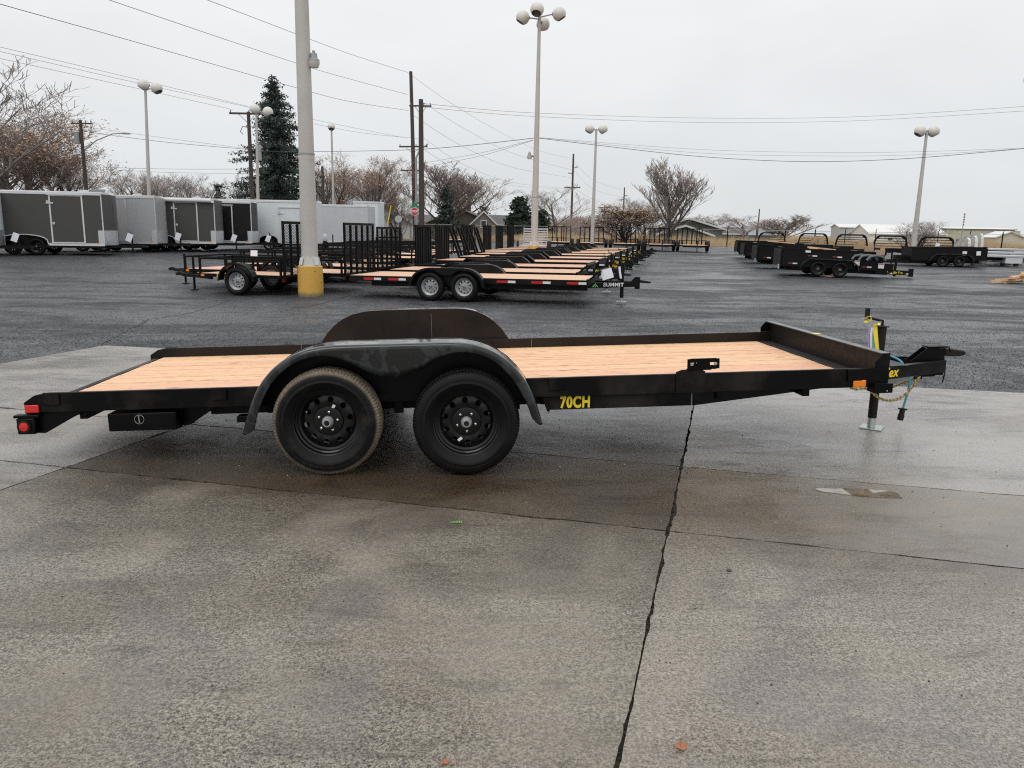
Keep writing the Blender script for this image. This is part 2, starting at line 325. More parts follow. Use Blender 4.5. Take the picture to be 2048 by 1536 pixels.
# ------------------------------------------------------------------ mesh builder
class MB:
    def __init__(s): s.v = []; s.f = []
    def add(s, vs, fs):
        o = len(s.v); s.v += [tuple(p) for p in vs]; s.f += [tuple(i + o for i in f) for f in fs]; return s
    def box(s, x0, x1, y0, y1, z0, z1, mtx=None):
        vs = [(x0, y0, z0), (x1, y0, z0), (x1, y1, z0), (x0, y1, z0), (x0, y0, z1), (x1, y0, z1), (x1, y1, z1), (x0, y1, z1)]
        if mtx is not None: vs = [mtx @ Vector(p) for p in vs]
        return s.add(vs, [(0, 3, 2, 1), (4, 5, 6, 7), (0, 1, 5, 4), (1, 2, 6, 5), (2, 3, 7, 6), (3, 0, 4, 7)])
    def bar(s, p0, p1, w_, h_, up=(0, 0, 1)):
        p0 = Vector(p0); p1 = Vector(p1); d = (p1 - p0); L = d.length; d.normalize(); u = Vector(up)
        if abs(d.dot(u)) > .98: u = Vector((1, 0, 0))
        r = d.cross(u).normalized(); u = r.cross(d)
        vs = [p + r * a * w_ / 2 + u * b * h_ / 2 for p in (p0, p1) for a, b in ((-1, -1), (1, -1), (1, 1), (-1, 1))]
        return s.add(vs, [(0, 3, 2, 1), (4, 5, 6, 7), (0, 1, 5, 4), (1, 2, 6, 5), (2, 3, 7, 6), (3, 0, 4, 7)])
    def tube(s, pts, r, n=8, caps=True):
        pts = [Vector(p) for p in pts]; rs = r if isinstance(r, (list, tuple)) else [r] * len(pts); vs = []; prev = None
        for i, p in enumerate(pts):
            a = pts[max(0, i - 1)]; b = pts[min(len(pts) - 1, i + 1)]; d = (b - a).normalized()
            if prev is None:
                u = Vector((0, 0, 1)) if abs(d.z) < .9 else Vector((1, 0, 0)); e = d.cross(u).normalized()
            else:
                e = (prev - d * prev.dot(d)).normalized()
            prev = e; g = d.cross(e)
            vs += [p + (e * math.cos(k * math.tau / n) + g * math.sin(k * math.tau / n)) * rs[i] for k in range(n)]
        fs = [(i * n + k, i * n + (k + 1) % n, (i + 1) * n + (k + 1) % n, (i + 1) * n + k) for i in range(len(pts) - 1) for k in range(n)]
        if caps: fs += [tuple(range(n))[::-1], tuple((len(pts) - 1) * n + k for k in range(n))]
        return s.add(vs, fs)
    def prism(s, poly, axis, a, b):
        """polygon in the two other axes, extruded from a to b along axis"""
        def P(u, v_, w_): return {'y': (u, w_, v_), 'x': (w_, u, v_), 'z': (u, v_, w_)}[axis]
        n = len(poly); vs = [P(*p, a) for p in poly] + [P(*p, b) for p in poly]
        return s.add(vs, [tuple(range(n))[::-1], tuple(range(n, 2 * n))] + [(i, (i + 1) % n, n + (i + 1) % n, n + i) for i in range(n)])
    def lathe(s, prof, n=48, axis='y', c=(0, 0, 0), mod=None, close=False):
        """profile (radius, along)"""
        vs = []; m = len(prof)
        for k in range(n):
            a = k * math.tau / n
            for j, (r, h) in enumerate(prof):
                if mod: r = r + mod(k, j)
                x, y = r * math.cos(a), r * math.sin(a)
                p = {'y': (x, h, y), 'z': (x, y, h), 'x': (h, x, y)}[axis]; vs.append((p[0] + c[0], p[1] + c[1], p[2] + c[2]))
        fs = []
        for k in range(n):
            k2 = (k + 1) % n
            for j in range(m - 1): fs.append((k * m + j, k * m + j + 1, k2 * m + j + 1, k2 * m + j))
        return s.add(vs, fs)
    def disc(s, c, r, axis='y', n=20):
        vs = []
        for k in range(n):
            a = k * math.tau / n; x, y = r * math.cos(a), r * math.sin(a)
            p = {'y': (x, 0, y), 'z': (x, y, 0), 'x': (0, x, y)}[axis]; vs.append((p[0] + c[0], p[1] + c[1], p[2] + c[2]))
        return s.add(vs, [tuple(range(n))])
    def torus(s, c, R, r, mtx=None, n=16, m=6, sx=1, ):
        vs = []
        for i in range(n):
            a = i * math.tau / n
            for j in range(m):
                b = j * math.tau / m; q = Vector(((R + r * math.cos(b)) * math.cos(a) * sx, (R + r * math.cos(b)) * math.sin(a), r * math.sin(b)))
                if mtx is not None: q = mtx @ q
                vs.append(q + Vector(c))
        return s.add(vs, [(i * m + j, i * m + (j + 1) % m, ((i + 1) % n) * m + (j + 1) % m, ((i + 1) % n) * m + j) for i in range(n) for j in range(m)])
    def mesh(s, name, smooth=32):
        me = bpy.data.meshes.new(name); me.from_pydata(s.v, [], s.f); me.update()
        if smooth:
            me.polygons.foreach_set('use_smooth', [True] * len(me.polygons)); me.set_sharp_from_angle(angle=rad(smooth))
        return me
    def build(s, name, mat, parent=None, smooth=32, bevel=0, fix=False):
        me = s.mesh(name, smooth)
        if fix:
            import bmesh
            bm = bmesh.new(); bm.from_mesh(me); bmesh.ops.recalc_face_normals(bm, faces=bm.faces); bm.to_mesh(me); bm.free()
        me.materials.append(M(mat) if isinstance(mat, str) else mat)
        o = bpy.data.objects.new(name, me); col.objects.link(o)
        if parent: o.parent = parent
        if bevel:
            b = o.modifiers.new('bevel', 'BEVEL'); b.width = bevel; b.segments = 2; b.limit_method = 'ANGLE'; b.angle_limit = rad(40)
        return o
def tag(o, label=None, cat=None, group=None, kind=None):
    if label: o['label'] = label
    if cat: o['category'] = cat
    if group: o['group'] = group
    if kind: o['kind'] = kind
    return o
def thing(name, label, cat, loc=(0, 0, 0), rz=0, group=None, rot=None, scale=1):
    o = bpy.data.objects.new(name, None); col.objects.link(o); o.location = loc; o.rotation_euler = rot or (0, 0, rz); o.empty_display_size = .2
    if scale != 1: o.scale = (scale,) * 3
    return tag(o, label, cat, group)
def copy_tree(o, parent=None):
    c = o.copy(); col.objects.link(c)
    if parent: c.parent = parent
    for ch in [x for x in o.children]: copy_tree(ch, c)
    return c
def inst(o, name, parent, loc=(0, 0, 0), rot=(0, 0, 0), scale=1):
    c = bpy.data.objects.new(name, o.data); col.objects.link(c); c.parent = parent; c.location = loc; c.rotation_euler = rot
    if scale != 1: c.scale = (scale,) * 3
    return c
FONT = {}
def lettering(txt, mat, parent, loc, rot, size, sx=1, bold=.02, shear=0, name='lettering', depth=.001):
    cu = bpy.data.curves.new(name, 'FONT'); cu.body = txt; cu.size = size; cu.extrude = depth; cu.offset = bold * size; cu.align_x = 'CENTER'; cu.align_y = 'CENTER'; cu.shear = shear; cu.space_character = 1 + bold * 3.2
    tmp = bpy.data.objects.new('tmp', cu); col.objects.link(tmp)
    dg = bpy.context.evaluated_depsgraph_get(); me = bpy.data.meshes.new_from_object(tmp.evaluated_get(dg)); bpy.data.objects.remove(tmp)
    me.materials.clear(); me.materials.append(M(mat))
    o = bpy.data.objects.new(name, me); col.objects.link(o); o.parent = parent; o.location = loc; o.rotation_euler = rot; o.scale = (sx, 1, 1); return o

# ================================================================== GROUND
def sheet(name, xs, ys, dz, mat, test=None):
    vs = [(x, y, zg(x, y) + dz) for y in ys for x in xs]; nx = len(xs)
    fs = [(j * nx + i, j * nx + i + 1, (j + 1) * nx + i + 1, (j + 1) * nx + i) for j in range(len(ys) - 1) for i in range(nx - 1)]
    m = MB(); m.add(vs, fs); o = m.build(name, mat); tag(o, kind='structure'); return o
sheet('asphalt_lot', [-90, -60, -40, -30, -24, -20, -17, -15, -13, -11, -9, -6, -3, 0, 3, 6, 10, 15, 20, 30, 45, 70, 110],
      [-12, -6, 0, 5, 9, 10, 11, 12, 13, 14, 15, 16, 17, 18, 19, 20, 21, 22, 23, 24, 25, 26, 27, 28, 29, 30, 32, 34, 36, 38, 40, 43, 46, 50, 54, 58, 62, 70, 80, 90, 96], -.012, 'asphalt')
o = MB().add([(-3000, 60, .155), (3000, 60, .155), (3000, 3500, .155), (-3000, 3500, .155)], [(0, 1, 2, 3)]).build('field', 'field'); tag(o, kind='structure')
o = MB().add([(-3000, -60, -.2), (3000, -60, -.2), (3000, 60, -.2), (-3000, 60, -.2)], [(0, 1, 2, 3)]).build('ground', 'field'); tag(o, kind='structure')

# concrete apron: slabs laid on the lot grid (u along, v away), joint origin at (.85, 3.94)
ga = rad(-13.6); UA = Vector((math.cos(ga), math.sin(ga), 0)); VA = Vector((math.sin(rad(15.2)), math.cos(rad(15.2)), 0)); UO = Vector((.85, 3.94, 0))
def UV(u, v_): return UO + UA * u + VA * v_
apron = MB()
top_l, top_r = Vector((-5.38, 10.02, 0)), Vector((14.0, 6.26, 0))
apron.add([UV(-7.58, -12) + Vector((0, 0, -.009)), UV(13, -12) + Vector((0, 0, -.009)), top_r + Vector((0, 0, -.009)), top_l + Vector((0, 0, -.009))], [(0, 1, 2, 3)])
apron = apron.build('concrete_apron', 'joint_dirt'); tag(apron, kind='structure')
def slab(corners, mat, seed, gap=.0075):
    r = random.Random(seed); c = sum(corners, Vector()) / 4; pts = []
    for i in range(4):
        a, b = corners[i], corners[(i + 1) % 4]; L = (b - a).length; n = max(4, int(L / .028)); d = (b - a).normalized(); nn = Vector((-d.y, d.x, 0))
        w1 = 0; ph = [r.uniform(0, 6) for _ in range(4)]
        for k in range(n):
            s_ = k / n * L
            w1 = w1 * .75 + r.gauss(0, .0028)
            chip = .012 * max(0, math.sin(s_ * 2.3 + ph[0]) * math.sin(s_ * 5.1 + ph[1]) - .7) * 3
            off = gap + w1 + chip + .003 * math.sin(s_ * 1.1 + ph[2])
            e = min(s_, L - s_)
            if e < .06: off = gap + .004
            pts.append(a + d * (max(gap, s_) if k == 0 else s_) + nn * max(.003, off))
    n = len(pts); vs = [(p.x, p.y, 0) for p in pts] + [(p.x, p.y, -.1) for p in pts]
    m = MB(); m.add(vs, [tuple(range(n))] + [(i, n + i, n + (i + 1) % n, (i + 1) % n) for i in range(n)])
    o = m.build('concrete_slab', mat, apron, smooth=0); return o
def edge_at(u):  # far edge of apron along the grid
    # intersect column line with edge line
    p = UV(u, 0); d = VA; e = (top_r - top_l); den = d.x * e.y - d.y * e.x; q = top_l - p; t_ = (q.x * e.y - q.y * e.x) / den; return p + d * t_
us = [-7.55, -3.85, 0, 3.9, 7.8, 12]; vsl = [-12, -8.2, -4.3, 0, 1.22]
sd = 0
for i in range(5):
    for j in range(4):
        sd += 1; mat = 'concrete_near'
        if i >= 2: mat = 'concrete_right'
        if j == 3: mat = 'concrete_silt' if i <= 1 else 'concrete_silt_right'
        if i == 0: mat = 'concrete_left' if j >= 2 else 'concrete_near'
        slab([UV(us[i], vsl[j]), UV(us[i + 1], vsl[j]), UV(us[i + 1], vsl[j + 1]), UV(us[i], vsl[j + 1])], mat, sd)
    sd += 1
    slab([UV(us[i], 1.22), UV(us[i + 1], 1.22), edge_at(us[i + 1]), edge_at(us[i])], 'concrete_left' if i == 0 else ('concrete_back_shaded' if i == 1 else 'concrete_back_right'), sd, gap=.006)
# crumbs and grit in the joints
m = MB()
for k in range(1500):
    if rnd.random() < .55: p = UV(rnd.gauss(0, .006), rnd.uniform(-4.2, 3))
    else: p = UV(rnd.uniform(-4, 6), rnd.gauss(0, .006))
    s_ = rnd.uniform(.002, .0055); mt = Matrix.Translation(Vector((p.x, p.y, -.006))) @ Euler((rnd.random() * 6, rnd.random() * 6, rnd.random() * 6)).to_matrix().to_4x4()
    m.box(-s_, s_, -s_ * .7, s_ * .7, -s_ * .6, s_ * .6, mt)
tag(m.build('joint_gravel', 'joint_dirt', smooth=0), kind='stuff')
# loose pebbles
for nm, mat, N in (('gravel', 'pebble', 260), ('dark_gravel', 'pebble_dark', 200)):
    m = MB()
    for k in range(N):
        y = rnd.uniform(1.7, 6.5); x = rnd.uniform(-.75, .75) * y; s_ = rnd.uniform(.0018, .005)
        mt = Matrix.Translation(Vector((x, y, s_ * .3))) @ Euler((rnd.random(), rnd.random(), rnd.random() * 6)).to_matrix().to_4x4()
        m.tube([mt @ Vector((0, 0, -s_ * .5)), mt @ Vector((0, 0, 0)), mt @ Vector((0, 0, s_ * .5))], [s_ * .5, s_, s_ * .5], 6)
    tag(m.build(nm, mat, smooth=0), kind='stuff')
rng0 = np.random.default_rng(3)
def stones(name, mat, N, smin, smax, seed):
    r = np.random.default_rng(seed); y = 7.2 + 17 * r.random(N) ** 1.6; x = (r.random(N) * 1.5 - .75) * y
    keep = []
    for xi, yi in zip(x, y):
        p = Vector((xi, yi, 0)); e = top_r - top_l; q = p - top_l; inside = e.x * q.y - e.y * q.x < .05 and xi > -5.98 - .27 * (9 - yi) * 0 and (Vector((xi, yi, 0)) - UO).dot(UA) > -7.6
        keep.append(not inside)
    x = x[keep]; y = y[keep]; n = len(x); sz = r.uniform(smin, smax, n); z = np.array([zg(a, b) for a, b in zip(x, y)]) - .012
    ang = r.uniform(0, 6.28, (n, 1)) + np.array([[0, 2.1, 4.2]]); rr = r.uniform(.6, 1.2, (n, 3)) * sz[:, None]
    V = np.zeros((n, 4, 3)); V[:, :3, 0] = x[:, None] + np.cos(ang) * rr; V[:, :3, 1] = y[:, None] + np.sin(ang) * rr; V[:, :3, 2] = z[:, None] - .001
    V[:, 3, 0] = x; V[:, 3, 1] = y; V[:, 3, 2] = z + sz * r.uniform(.35, .8, n)
    b = (np.arange(n) * 4)[:, None, None]; F = (np.array([[0, 1, 3], [1, 2, 3], [2, 0, 3]])[None] + b).reshape(-1, 3)
    me = bpy.data.meshes.new(name); me.vertices.add(n * 4); me.vertices.foreach_set('co', V.ravel()); me.loops.add(F.size); me.polygons.add(len(F)); me.loops.foreach_set('vertex_index', F.ravel().astype(np.int32))
    me.polygons.foreach_set('loop_start', np.arange(0, F.size, 3, dtype=np.int32)); me.polygons.foreach_set('loop_total', np.full(len(F), 3, dtype=np.int32)); me.update(calc_edges=True); me.materials.append(M(mat))
    o = bpy.data.objects.new(name, me); col.objects.link(o); tag(o, kind='stuff')
stones('asphalt_gravel', 'chip_dark', 60000, .006, .014, 1); stones('asphalt_gravel', 'chip_grey', 38000, .005, .012, 2); stones('asphalt_gravel', 'chip_light', 1500, .004, .009, 3)
# sealed cracks in the asphalt
def strip(name, pts, w_, mat, dz, jit=.02, sub=.12, seed=1):
    r = random.Random(seed); P = []
    for a, b in zip(pts, pts[1:]):
        a = Vector(a); b = Vector(b); n = max(1, int((b - a).length / sub))
        for k in range(n): P.append(a.lerp(b, k / n) + Vector((r.gauss(0, jit), r.gauss(0, jit))))
    P.append(Vector(pts[-1])); vs = []; fs = []
    for i, p in enumerate(P):
        d = (P[min(i + 1, len(P) - 1)] - P[max(i - 1, 0)]).normalized(); nn = Vector((-d.y, d.x)) * w_ * r.uniform(.5, 1.2) / 2
        for q in (p + nn, p - nn): vs.append((q.x, q.y, zg(q.x, q.y) + dz))
    for i in range(len(P) - 1): fs.append((2 * i, 2 * i + 1, 2 * i + 3, 2 * i + 2))
    return tag(MB().add(vs, fs).build(name, mat, fix=True), kind='structure')
g2 = lambda px, py: G(px, py).xy
strip('asphalt_crack', [g2(120, 722), g2(185, 698), g2(275, 650), g2(300, 637), g2(365, 628), g2(430, 610), g2(455, 601)], .035, 'tar', -.006, seed=2)
strip('asphalt_crack', [g2(455, 601), g2(400, 598), g2(300, 592), g2(170, 590)], .03, 'tar', -.006, seed=3)
strip('asphalt_crack', [g2(700, 590), g2(640, 607), g2(560, 622)], .03, 'tar', -.006, seed=4)
# puddle on the right slab, and shallow wet film in the low spots
def puddle(name, c, rx, ry, seed, ang=ga, z=.0014):
    r = random.Random(seed); ph = [r.uniform(0, 6) for _ in range(5)]; vs = []
    for k in range(90):
        a = k * math.tau / 90; q = 1 + .16 * math.sin(2 * a + ph[0]) + .10 * math.sin(3 * a + ph[1]) + .07 * math.sin(5 * a + ph[2]) + .03 * math.sin(9 * a + ph[3])
        x, y = math.cos(a) * rx * q, math.sin(a) * ry * q
        vs.append((c[0] + x * math.cos(ang) - y * math.sin(ang), c[1] + x * math.sin(ang) + y * math.cos(ang), z))
    o = MB().add(vs, [tuple(range(90))]).build(name, 'puddle', smooth=0); return tag(o, kind='structure')
puddle('puddle', (2.20, 4.63), .22, .085, 14)

# ================================================================== WHEELS
def tyre_mesh(R, W, rim, tread=True, n=300):
    hw = W / 2
    prof = [(rim, -hw * .62), (rim + .012, -hw * .80), (rim + .05, -hw * .98), (R * .76, -hw * 1.03), (R * .775, -hw * 1.045), (R * .79, -hw * 1.03), (R * .83, -hw * 1.005), (R * .835, -hw * 1.03), (R * .845, -hw * 1.03), (R * .85, -hw * 1.0), (R * .88, -hw * .985), (R * .925, -hw * .93), (R * .965, -hw * .84), (R * .988, -hw * .70), (R * .997, -hw * .45), (R * .985, -hw * .44), (R * .985, -hw * .38), (R, -hw * .36),
            (R, -hw * .04), (R * .985, -hw * .03), (R * .985, hw * .03), (R, hw * .04), (R, hw * .36), (R * .985, hw * .38), (R * .985, hw * .44), (R * .997, hw * .45), (R * .985, hw * .72), (R * .94, hw * .92), (R * .87, hw * .99), (rim + .04, hw * .95), (rim, hw * .62)]
    def mod(k, j):
        if not tread: return 0
        if j in (12, 13, 14): return -.006 if k % 3 < 1 else 0
        if j == 11: return -.003 if k % 3 < 1 else 0
        if j in (17, 18, 21, 22): return -.006 if k % 5 == (j % 3) else 0
        return 0
    return MB().lathe(prof, n, mod=mod)
def rim_mb(rr, holes=10, y0=-.055, dish=.03, hr=.016, hn=10, n=64):
    """steel wheel: barrel, stepped lip, dished disc with a ring of round holes"""
    m = MB(); lip = y0 - .012
    m.lathe([(rr + .012, lip - .003), (rr + .006, lip - .008), (rr - .002, lip - .004), (rr - .006, lip + .02), (rr - .016, lip + .026), (rr - .019, lip + .05), (rr - .032, lip + .056), (rr - .035, lip + .085), (rr - .035, .07), (rr - .004, .075), (rr + .012, .085)], n)
    r1 = rr - .034; r0 = rr * .47; yd = lip + .070
    rc = (r0 + r1) / 2 + .004
    def Y(r): f_ = (r - r0) / (r1 - r0); return yd - .016 * math.sin(max(0, min(1, f_)) * math.pi) * .6 - .01 * (1 - f_)
    for s_ in range(holes):
        t0 = s_ * math.tau / holes; t1 = (s_ + 1) * math.tau / holes; tm = (t0 + t1) / 2; cx, cz = rc * math.cos(tm), rc * math.sin(tm)
        bd = []
        for k in range(6): bd.append((r1, t0 + (t1 - t0) * k / 6))
        for k in range(3): bd.append((r1 + (r0 - r1) * k / 3, t1))
        for k in range(6): bd.append((r0, t1 + (t0 - t1) * k / 6))
        for k in range(3): bd.append((r0 + (r1 - r0) * k / 3, t0))
        vs = []; N = len(bd)
        for r, th in bd: vs.append((r * math.cos(th), Y(r), r * math.sin(th)))
        inner = []
        for r, th in bd:
            x, z = r * math.cos(th), r * math.sin(th); d = Vector((x - cx, z - cz)); d.normalize(); inner.append((cx + d.x * hr, cz + d.y * hr))
        for x, z in inner: vs.append((x, Y(math.hypot(x, z)) + .001, z))
        for x, z in inner: vs.append((x, Y(math.hypot(x, z)) + .012, z))
        fs = [(i, (i + 1) % N, N + (i + 1) % N, N + i) for i in range(N)] + [(N + i, N + (i + 1) % N, 2 * N + (i + 1) % N, 2 * N + i) for i in range(N)]
        m.add(vs, fs)
    yb = Y(r0)
    m.lathe([(r0, yb), (r0 - .006, yb - .012), (r0 - .014, yb - .014), (.034, yb - .014)], 40)
    return m, yb - .014
TY = tyre_mesh(.345, .205, .209).mesh('tyre'); TY.materials.append(M('rubber'))
TYM = TY.copy(); TYM.materials.clear(); TYM.materials.append(M('muddy_rubber'))
rm, HUBY = rim_mb(.209, hr=.0195)
RIMB = rm.mesh('rim'); RIMB.materials.append(M('rim_black')); RIMS = RIMB.copy(); RIMS.materials.clear(); RIMS.materials.append(M('rim_silver'))
hb = MB().lathe([(.036, HUBY + .01), (.036, HUBY - .03), (.030, HUBY - .036), (.029, HUBY - .052), (.024, HUBY - .056), (.0001, HUBY - .056)], 24)
HUB = hb.mesh('hub'); HUB.materials.append(M('lamp_grey'))
cp = MB().lathe([(.017, HUBY - .055), (.016, HUBY - .0585), (.0001, HUBY - .0585)], 16).mesh('hub_cap'); cp.materials.append(M('plastic_black'))
nm_ = MB().lathe([(.0125, .006), (.0125, -.008), (.0085, -.016), (.0055, -.018), (.0001, -.018)], 6).mesh('lug_nut', 20); nm_.materials.append(M('chrome'))
back = MB().lathe([(.150, .03), (.150, .075), (.0001, .08)], 24).mesh('brake_drum'); back.materials.append(M('plastic_black'))
def mobj(me, name, parent, loc=(0, 0, 0), rot=(0, 0, 0)):
    o = bpy.data.objects.new(name, me); col.objects.link(o); o.parent = parent; o.location = loc; o.rotation_euler = rot; return o
def wheel(parent, loc, muddy=False, silver=False, spin=0., face=-1, full=True, R=.345, lod=0):
    """face=-1: outer side towards -y"""
    s_ = R / .345
    e = mobj(TYM if muddy else TY, 'wheel', parent, loc, (0, spin, 0) if face < 0 else (0, spin, math.pi))
    if s_ != 1: e.scale = (s_,) * 3
    mobj(RIMS if silver else RIMB, 'rim', e)
    if full:
        mobj(HUB, 'hub', e); mobj(cp, 'hub_cap', e)
        for k in range(5):
            a = k * math.tau / 5 + .3; mobj(nm_, 'lug_nut', e, (.062 * math.cos(a), HUBY, .062 * math.sin(a)))
        mobj(back, 'brake_drum', e)
    else:
        mobj(HUB, 'hub', e)
    return e

# ================================================================== THE NEAR TRAILER
YAW, TAU, ROR = rad(3.7256), rad(2.0798), rad(-.5806)
T0 = Vector((-.7164, 4.7812, 0))
hero = thing('flatbed_trailer', 'long black tandem axle flatbed trailer with new wood deck, nearest on the wet concrete', 'trailer', T0, YAW)
TILT = Matrix.Rotation(-TAU, 4, 'Y') @ Matrix.Rotation(ROR, 4, 'X')
TE = TILT.to_euler()
def HP(mb, name, mat, bevel=.003, parent=None, smooth=32, label=None, fix=False):
    """a part of the tilted chassis"""
    o = mb.build(name, mat, parent or hero, smooth=smooth, bevel=bevel, fix=fix)
    if parent is None: o.rotation_euler = TE
    if label: o['label'] = label
    return o
def HW(x, y, z): return TILT @ Vector((x, y, z))
# side rails (outer channel) with chamfered tails
for y0, y1, nm in ((.25, .28, 'n'), (2.315, 2.345, 'f')):
    m = MB().prism([(-2.40, .44), (3.343, .44), (3.343, .572), (-2.25, .567), (-2.33, .553), (-2.40, .508)], 'y', y0, y1)
    HP(m, 'side_rail', 'grime' if nm == 'n' else 'rusty')
for ya, yb in ((.2805, .32), (2.275, 2.3145)):
    HP(MB().box(-2.39, 3.30, ya, yb, .441, .449), 'rail_flange', 'grime', 0)
# stake pockets
for x in (-2.27, -1.21, 1.0, 1.96, 3.05):
    for ya, yb in ((.236, .2495), (2.3455, 2.365)):
        if x == 1.96: continue
        w_ = .10
        m = MB().box(x, x + .006, ya, yb, .495, .571).box(x + w_ - .006, x + w_, ya, yb, .495, .571).box(x + .0062, x + w_ - .0062, ya, ya + .006, .495, .5705)
        if yb < 1: m = MB().box(x, x + w_, ya, yb, .488, .5712)
        HP(m, 'stake_pocket', 'grime', .004)
# weld seams
for x, y in ((-1.05, 2.3125), (1.06, 2.3125)):
    HP(MB().box(x, x + .006, y - .001, y + .0015, .49, .565), 'weld_seam', 'steel_grey', 0)
# deck boards
bd = MB().box(0, 5.48, .003, .1815, -.038, 0).mesh('plank', 0); bd.materials.append(M('deck_wood'))
for k in range(11):
    o = mobj(bd, 'plank', hero, HW(-2.28, .285 + k * .1845, .485 + .0012 * ((k * 7) % 3 - 1)), TE)
# cross members beneath
for k in range(9):
    HP(MB().box(-2.1 + k * .61, -2.05 + k * .61, .33, 2.27, .372, .443), 'crossmember', 'black_paint')
# rear header, bumper channel, lights
HP(MB().box(-2.335, -2.285, .281, 2.314, .445, .489), 'rear_header', 'black_paint')
HP(MB().prism([(-2.42, .305), (-2.30, .298), (-2.04, .438), (-2.40, .438), (-2.425, .425)], 'y', .27, .30), 'tail_bracket', 'black_paint')
HP(MB().prism([(-2.42, .305), (-2.30, .298), (-2.04, .438), (-2.40, .438), (-2.425, .425)], 'y', 2.30, 2.33), 'tail_bracket', 'black_paint')
HP(MB().box(-2.43, -2.31, .30, 2.30, .31, .425), 'rear_bumper', 'black_paint', .008)
HP(MB().box(-2.445, -2.33, .215, .2695, .305, .412), 'light_box', 'black_paint', .01)
HP(MB().box(-2.46, -2.30, .218, .2698, .413, .432), 'light_box_lip', 'black_paint', .004)
HP(MB().lathe([(.042, .0), (.042, -.010), (.033, -.012), (.032, -.005), (.0001, -.005)], 24, c=(-2.395, .214, .358)), 'lamp_bezel', 'plastic_black', 0)
HP(MB().lathe([(.0315, -.006), (.027, -.014), (.0001, -.018)], 24, c=(-2.395, .214, .358)), 'marker_lamp', 'red_lens', 0)
HP(MB().box(-2.394, -2.305, .236, .2495, .441, .493), 'reflector', 'red_lens', .006)
HP(MB().box(3.092, 3.182, .236, .2495, .443, .492), 'reflector', 'amber', .006)
# slide-in ramp pocket with ring pin
HP(MB().box(-1.885, -1.45, .245, 1.3, .300, .418), 'ramp_pocket', 'black_paint', .006)
HP(MB().box(-1.86, -1.46, .24, .2445, .330, .408), 'pocket_door', 'black_paint', .001)
HP(MB().torus((-1.68, .235, .378), .030, .0022, Matrix.Rotation(rad(90), 4, 'X'), 28, 6), 'ring_pin', 'chrome', 0)
HP(MB().tube([(-1.68, .238, .355), (-1.68, .232, .405)], .006, 8), 'latch_pin', 'chrome', 0)
HP(MB().prism([(-1.80, .443), (-1.78, .418), (-1.449, .418), (-1.449, .302), (-1.40, .306), (-1.19, .440)], 'y', .36, .40), 'frame_gusset', 'black_paint', .003)
# main lower frame and tongue
for s_ in (0, 1):
    ya = .275 if s_ == 0 else 2.29; yc = 1.205 if s_ == 0 else 1.365; sg = 1 if s_ == 0 else -1
    def yy(y): return y
    HP(MB().box(-1.9 if s_ else -1.3, 1.0, min(ya + sg * .2, ya + sg * .25), max(ya + sg * .2, ya + sg * .25), .345, .441), 'lower_beam', 'black_paint', .003)
    HP(MB().box(1.0, 1.985, min(ya, ya + sg * .05), max(ya, ya + sg * .05), .345, .4395), 'lower_beam', 'grime', .003)
    a = Vector((1.985, ya + sg * .025, .3925)); b = Vector((4.30, yc, .3925 + .055))
    HP(MB().bar(a, Vector((4.34, yc, .4)), .05, .098), 'tongue_beam', 'grime', .003)
HP(MB().box(1.975, 1.985, .2695, .2745, .346, .4395), 'weld_seam', 'steel_grey', 0)
# front bulkhead
capp = [(3.243, .5725), (3.243, .616), (3.292, .668), (3.345, .674), (3.345, .5725)]
for ya, yb in ((.25, .256), (2.339, 2.345)): HP(MB().prism(capp, 'y', ya, yb), 'bulkhead_end', 'grime', .001)
HP(MB().prism([(3.325, .45), (3.331, .45), (3.331, .668), (3.285, .668), (3.285, .662), (3.325, .662)], 'y', .2565, 2.3385), 'bulkhead', 'rusty', .0015)
HP(MB().box(3.285, 3.345, .2567, 2.3383, .6685, .6735), 'bulkhead_lip', 'steel_grey', .001)
t = NT('grit_strip'); v = t.coord('Object'); n1 = t.noise(v, 90, 3, .8)
t.set(color=t.mix(t.rng(n1, .45, .7), (.008, .008, .008), (.06, .06, .06)), rough=.5, normal=t.bump(n1, .02, 1)); MATS['grit'] = t.m
HP(MB().box(3.202, 3.3245, .281, 2.314, .45, .487), 'grit_strip', 'grit', 0)
HP(MB().box(3.29, 3.346, 1.30, 1.36, .674, .6765), 'tape_flag', 'ribbon_yellow', 0)
# front marker box
HP(MB().box(3.222, 3.352, .200, .30, .405, .472), 'marker_box', 'black_paint', .003)
HP(MB().prism([(3.245, .4385), (3.245, .4), (3.3, .4), (3.3, .4385)], 'y', .262, .30), 'corner_gusset', 'black_paint', .002)
HP(MB().lathe([(.0265, 0), (.0265, .008), (.02, .015), (.0001, .018)], 20, 'x', (3.3525, .25, .440)), 'marker_lamp', 'amber', 0)
HP(MB().lathe([(.005, 0), (.005, -.003), (.0001, -.004)], 8, 'y', (3.31, .1995, .420)), 'rivet', 'chrome', 0)
# winch / spare plate on the rail
HP(MB().prism([(1.86, .4405), (2.06, .4405), (2.06, .585), (2.03, .60), (1.90, .60), (1.86, .585)], 'y', .236, .2495), 'mount_plate', 'grime', .002)
HP(MB().bar((1.92, .243, .575), (2.0, .243, .64), .012, .03).bar((2.0, .243, .575), (2.07, .243, .635), .012, .03).box(1.975, 2.10, .236, .246, .595, .625), 'mount_arm', 'black_paint', .001)
m = MB()
rp = [(1.932 + .012, .603), (2.150 - .012, .603), (2.150, .615), (2.150, .665), (2.138, .677), (1.944, .677), (1.932, .665), (1.932, .615)]
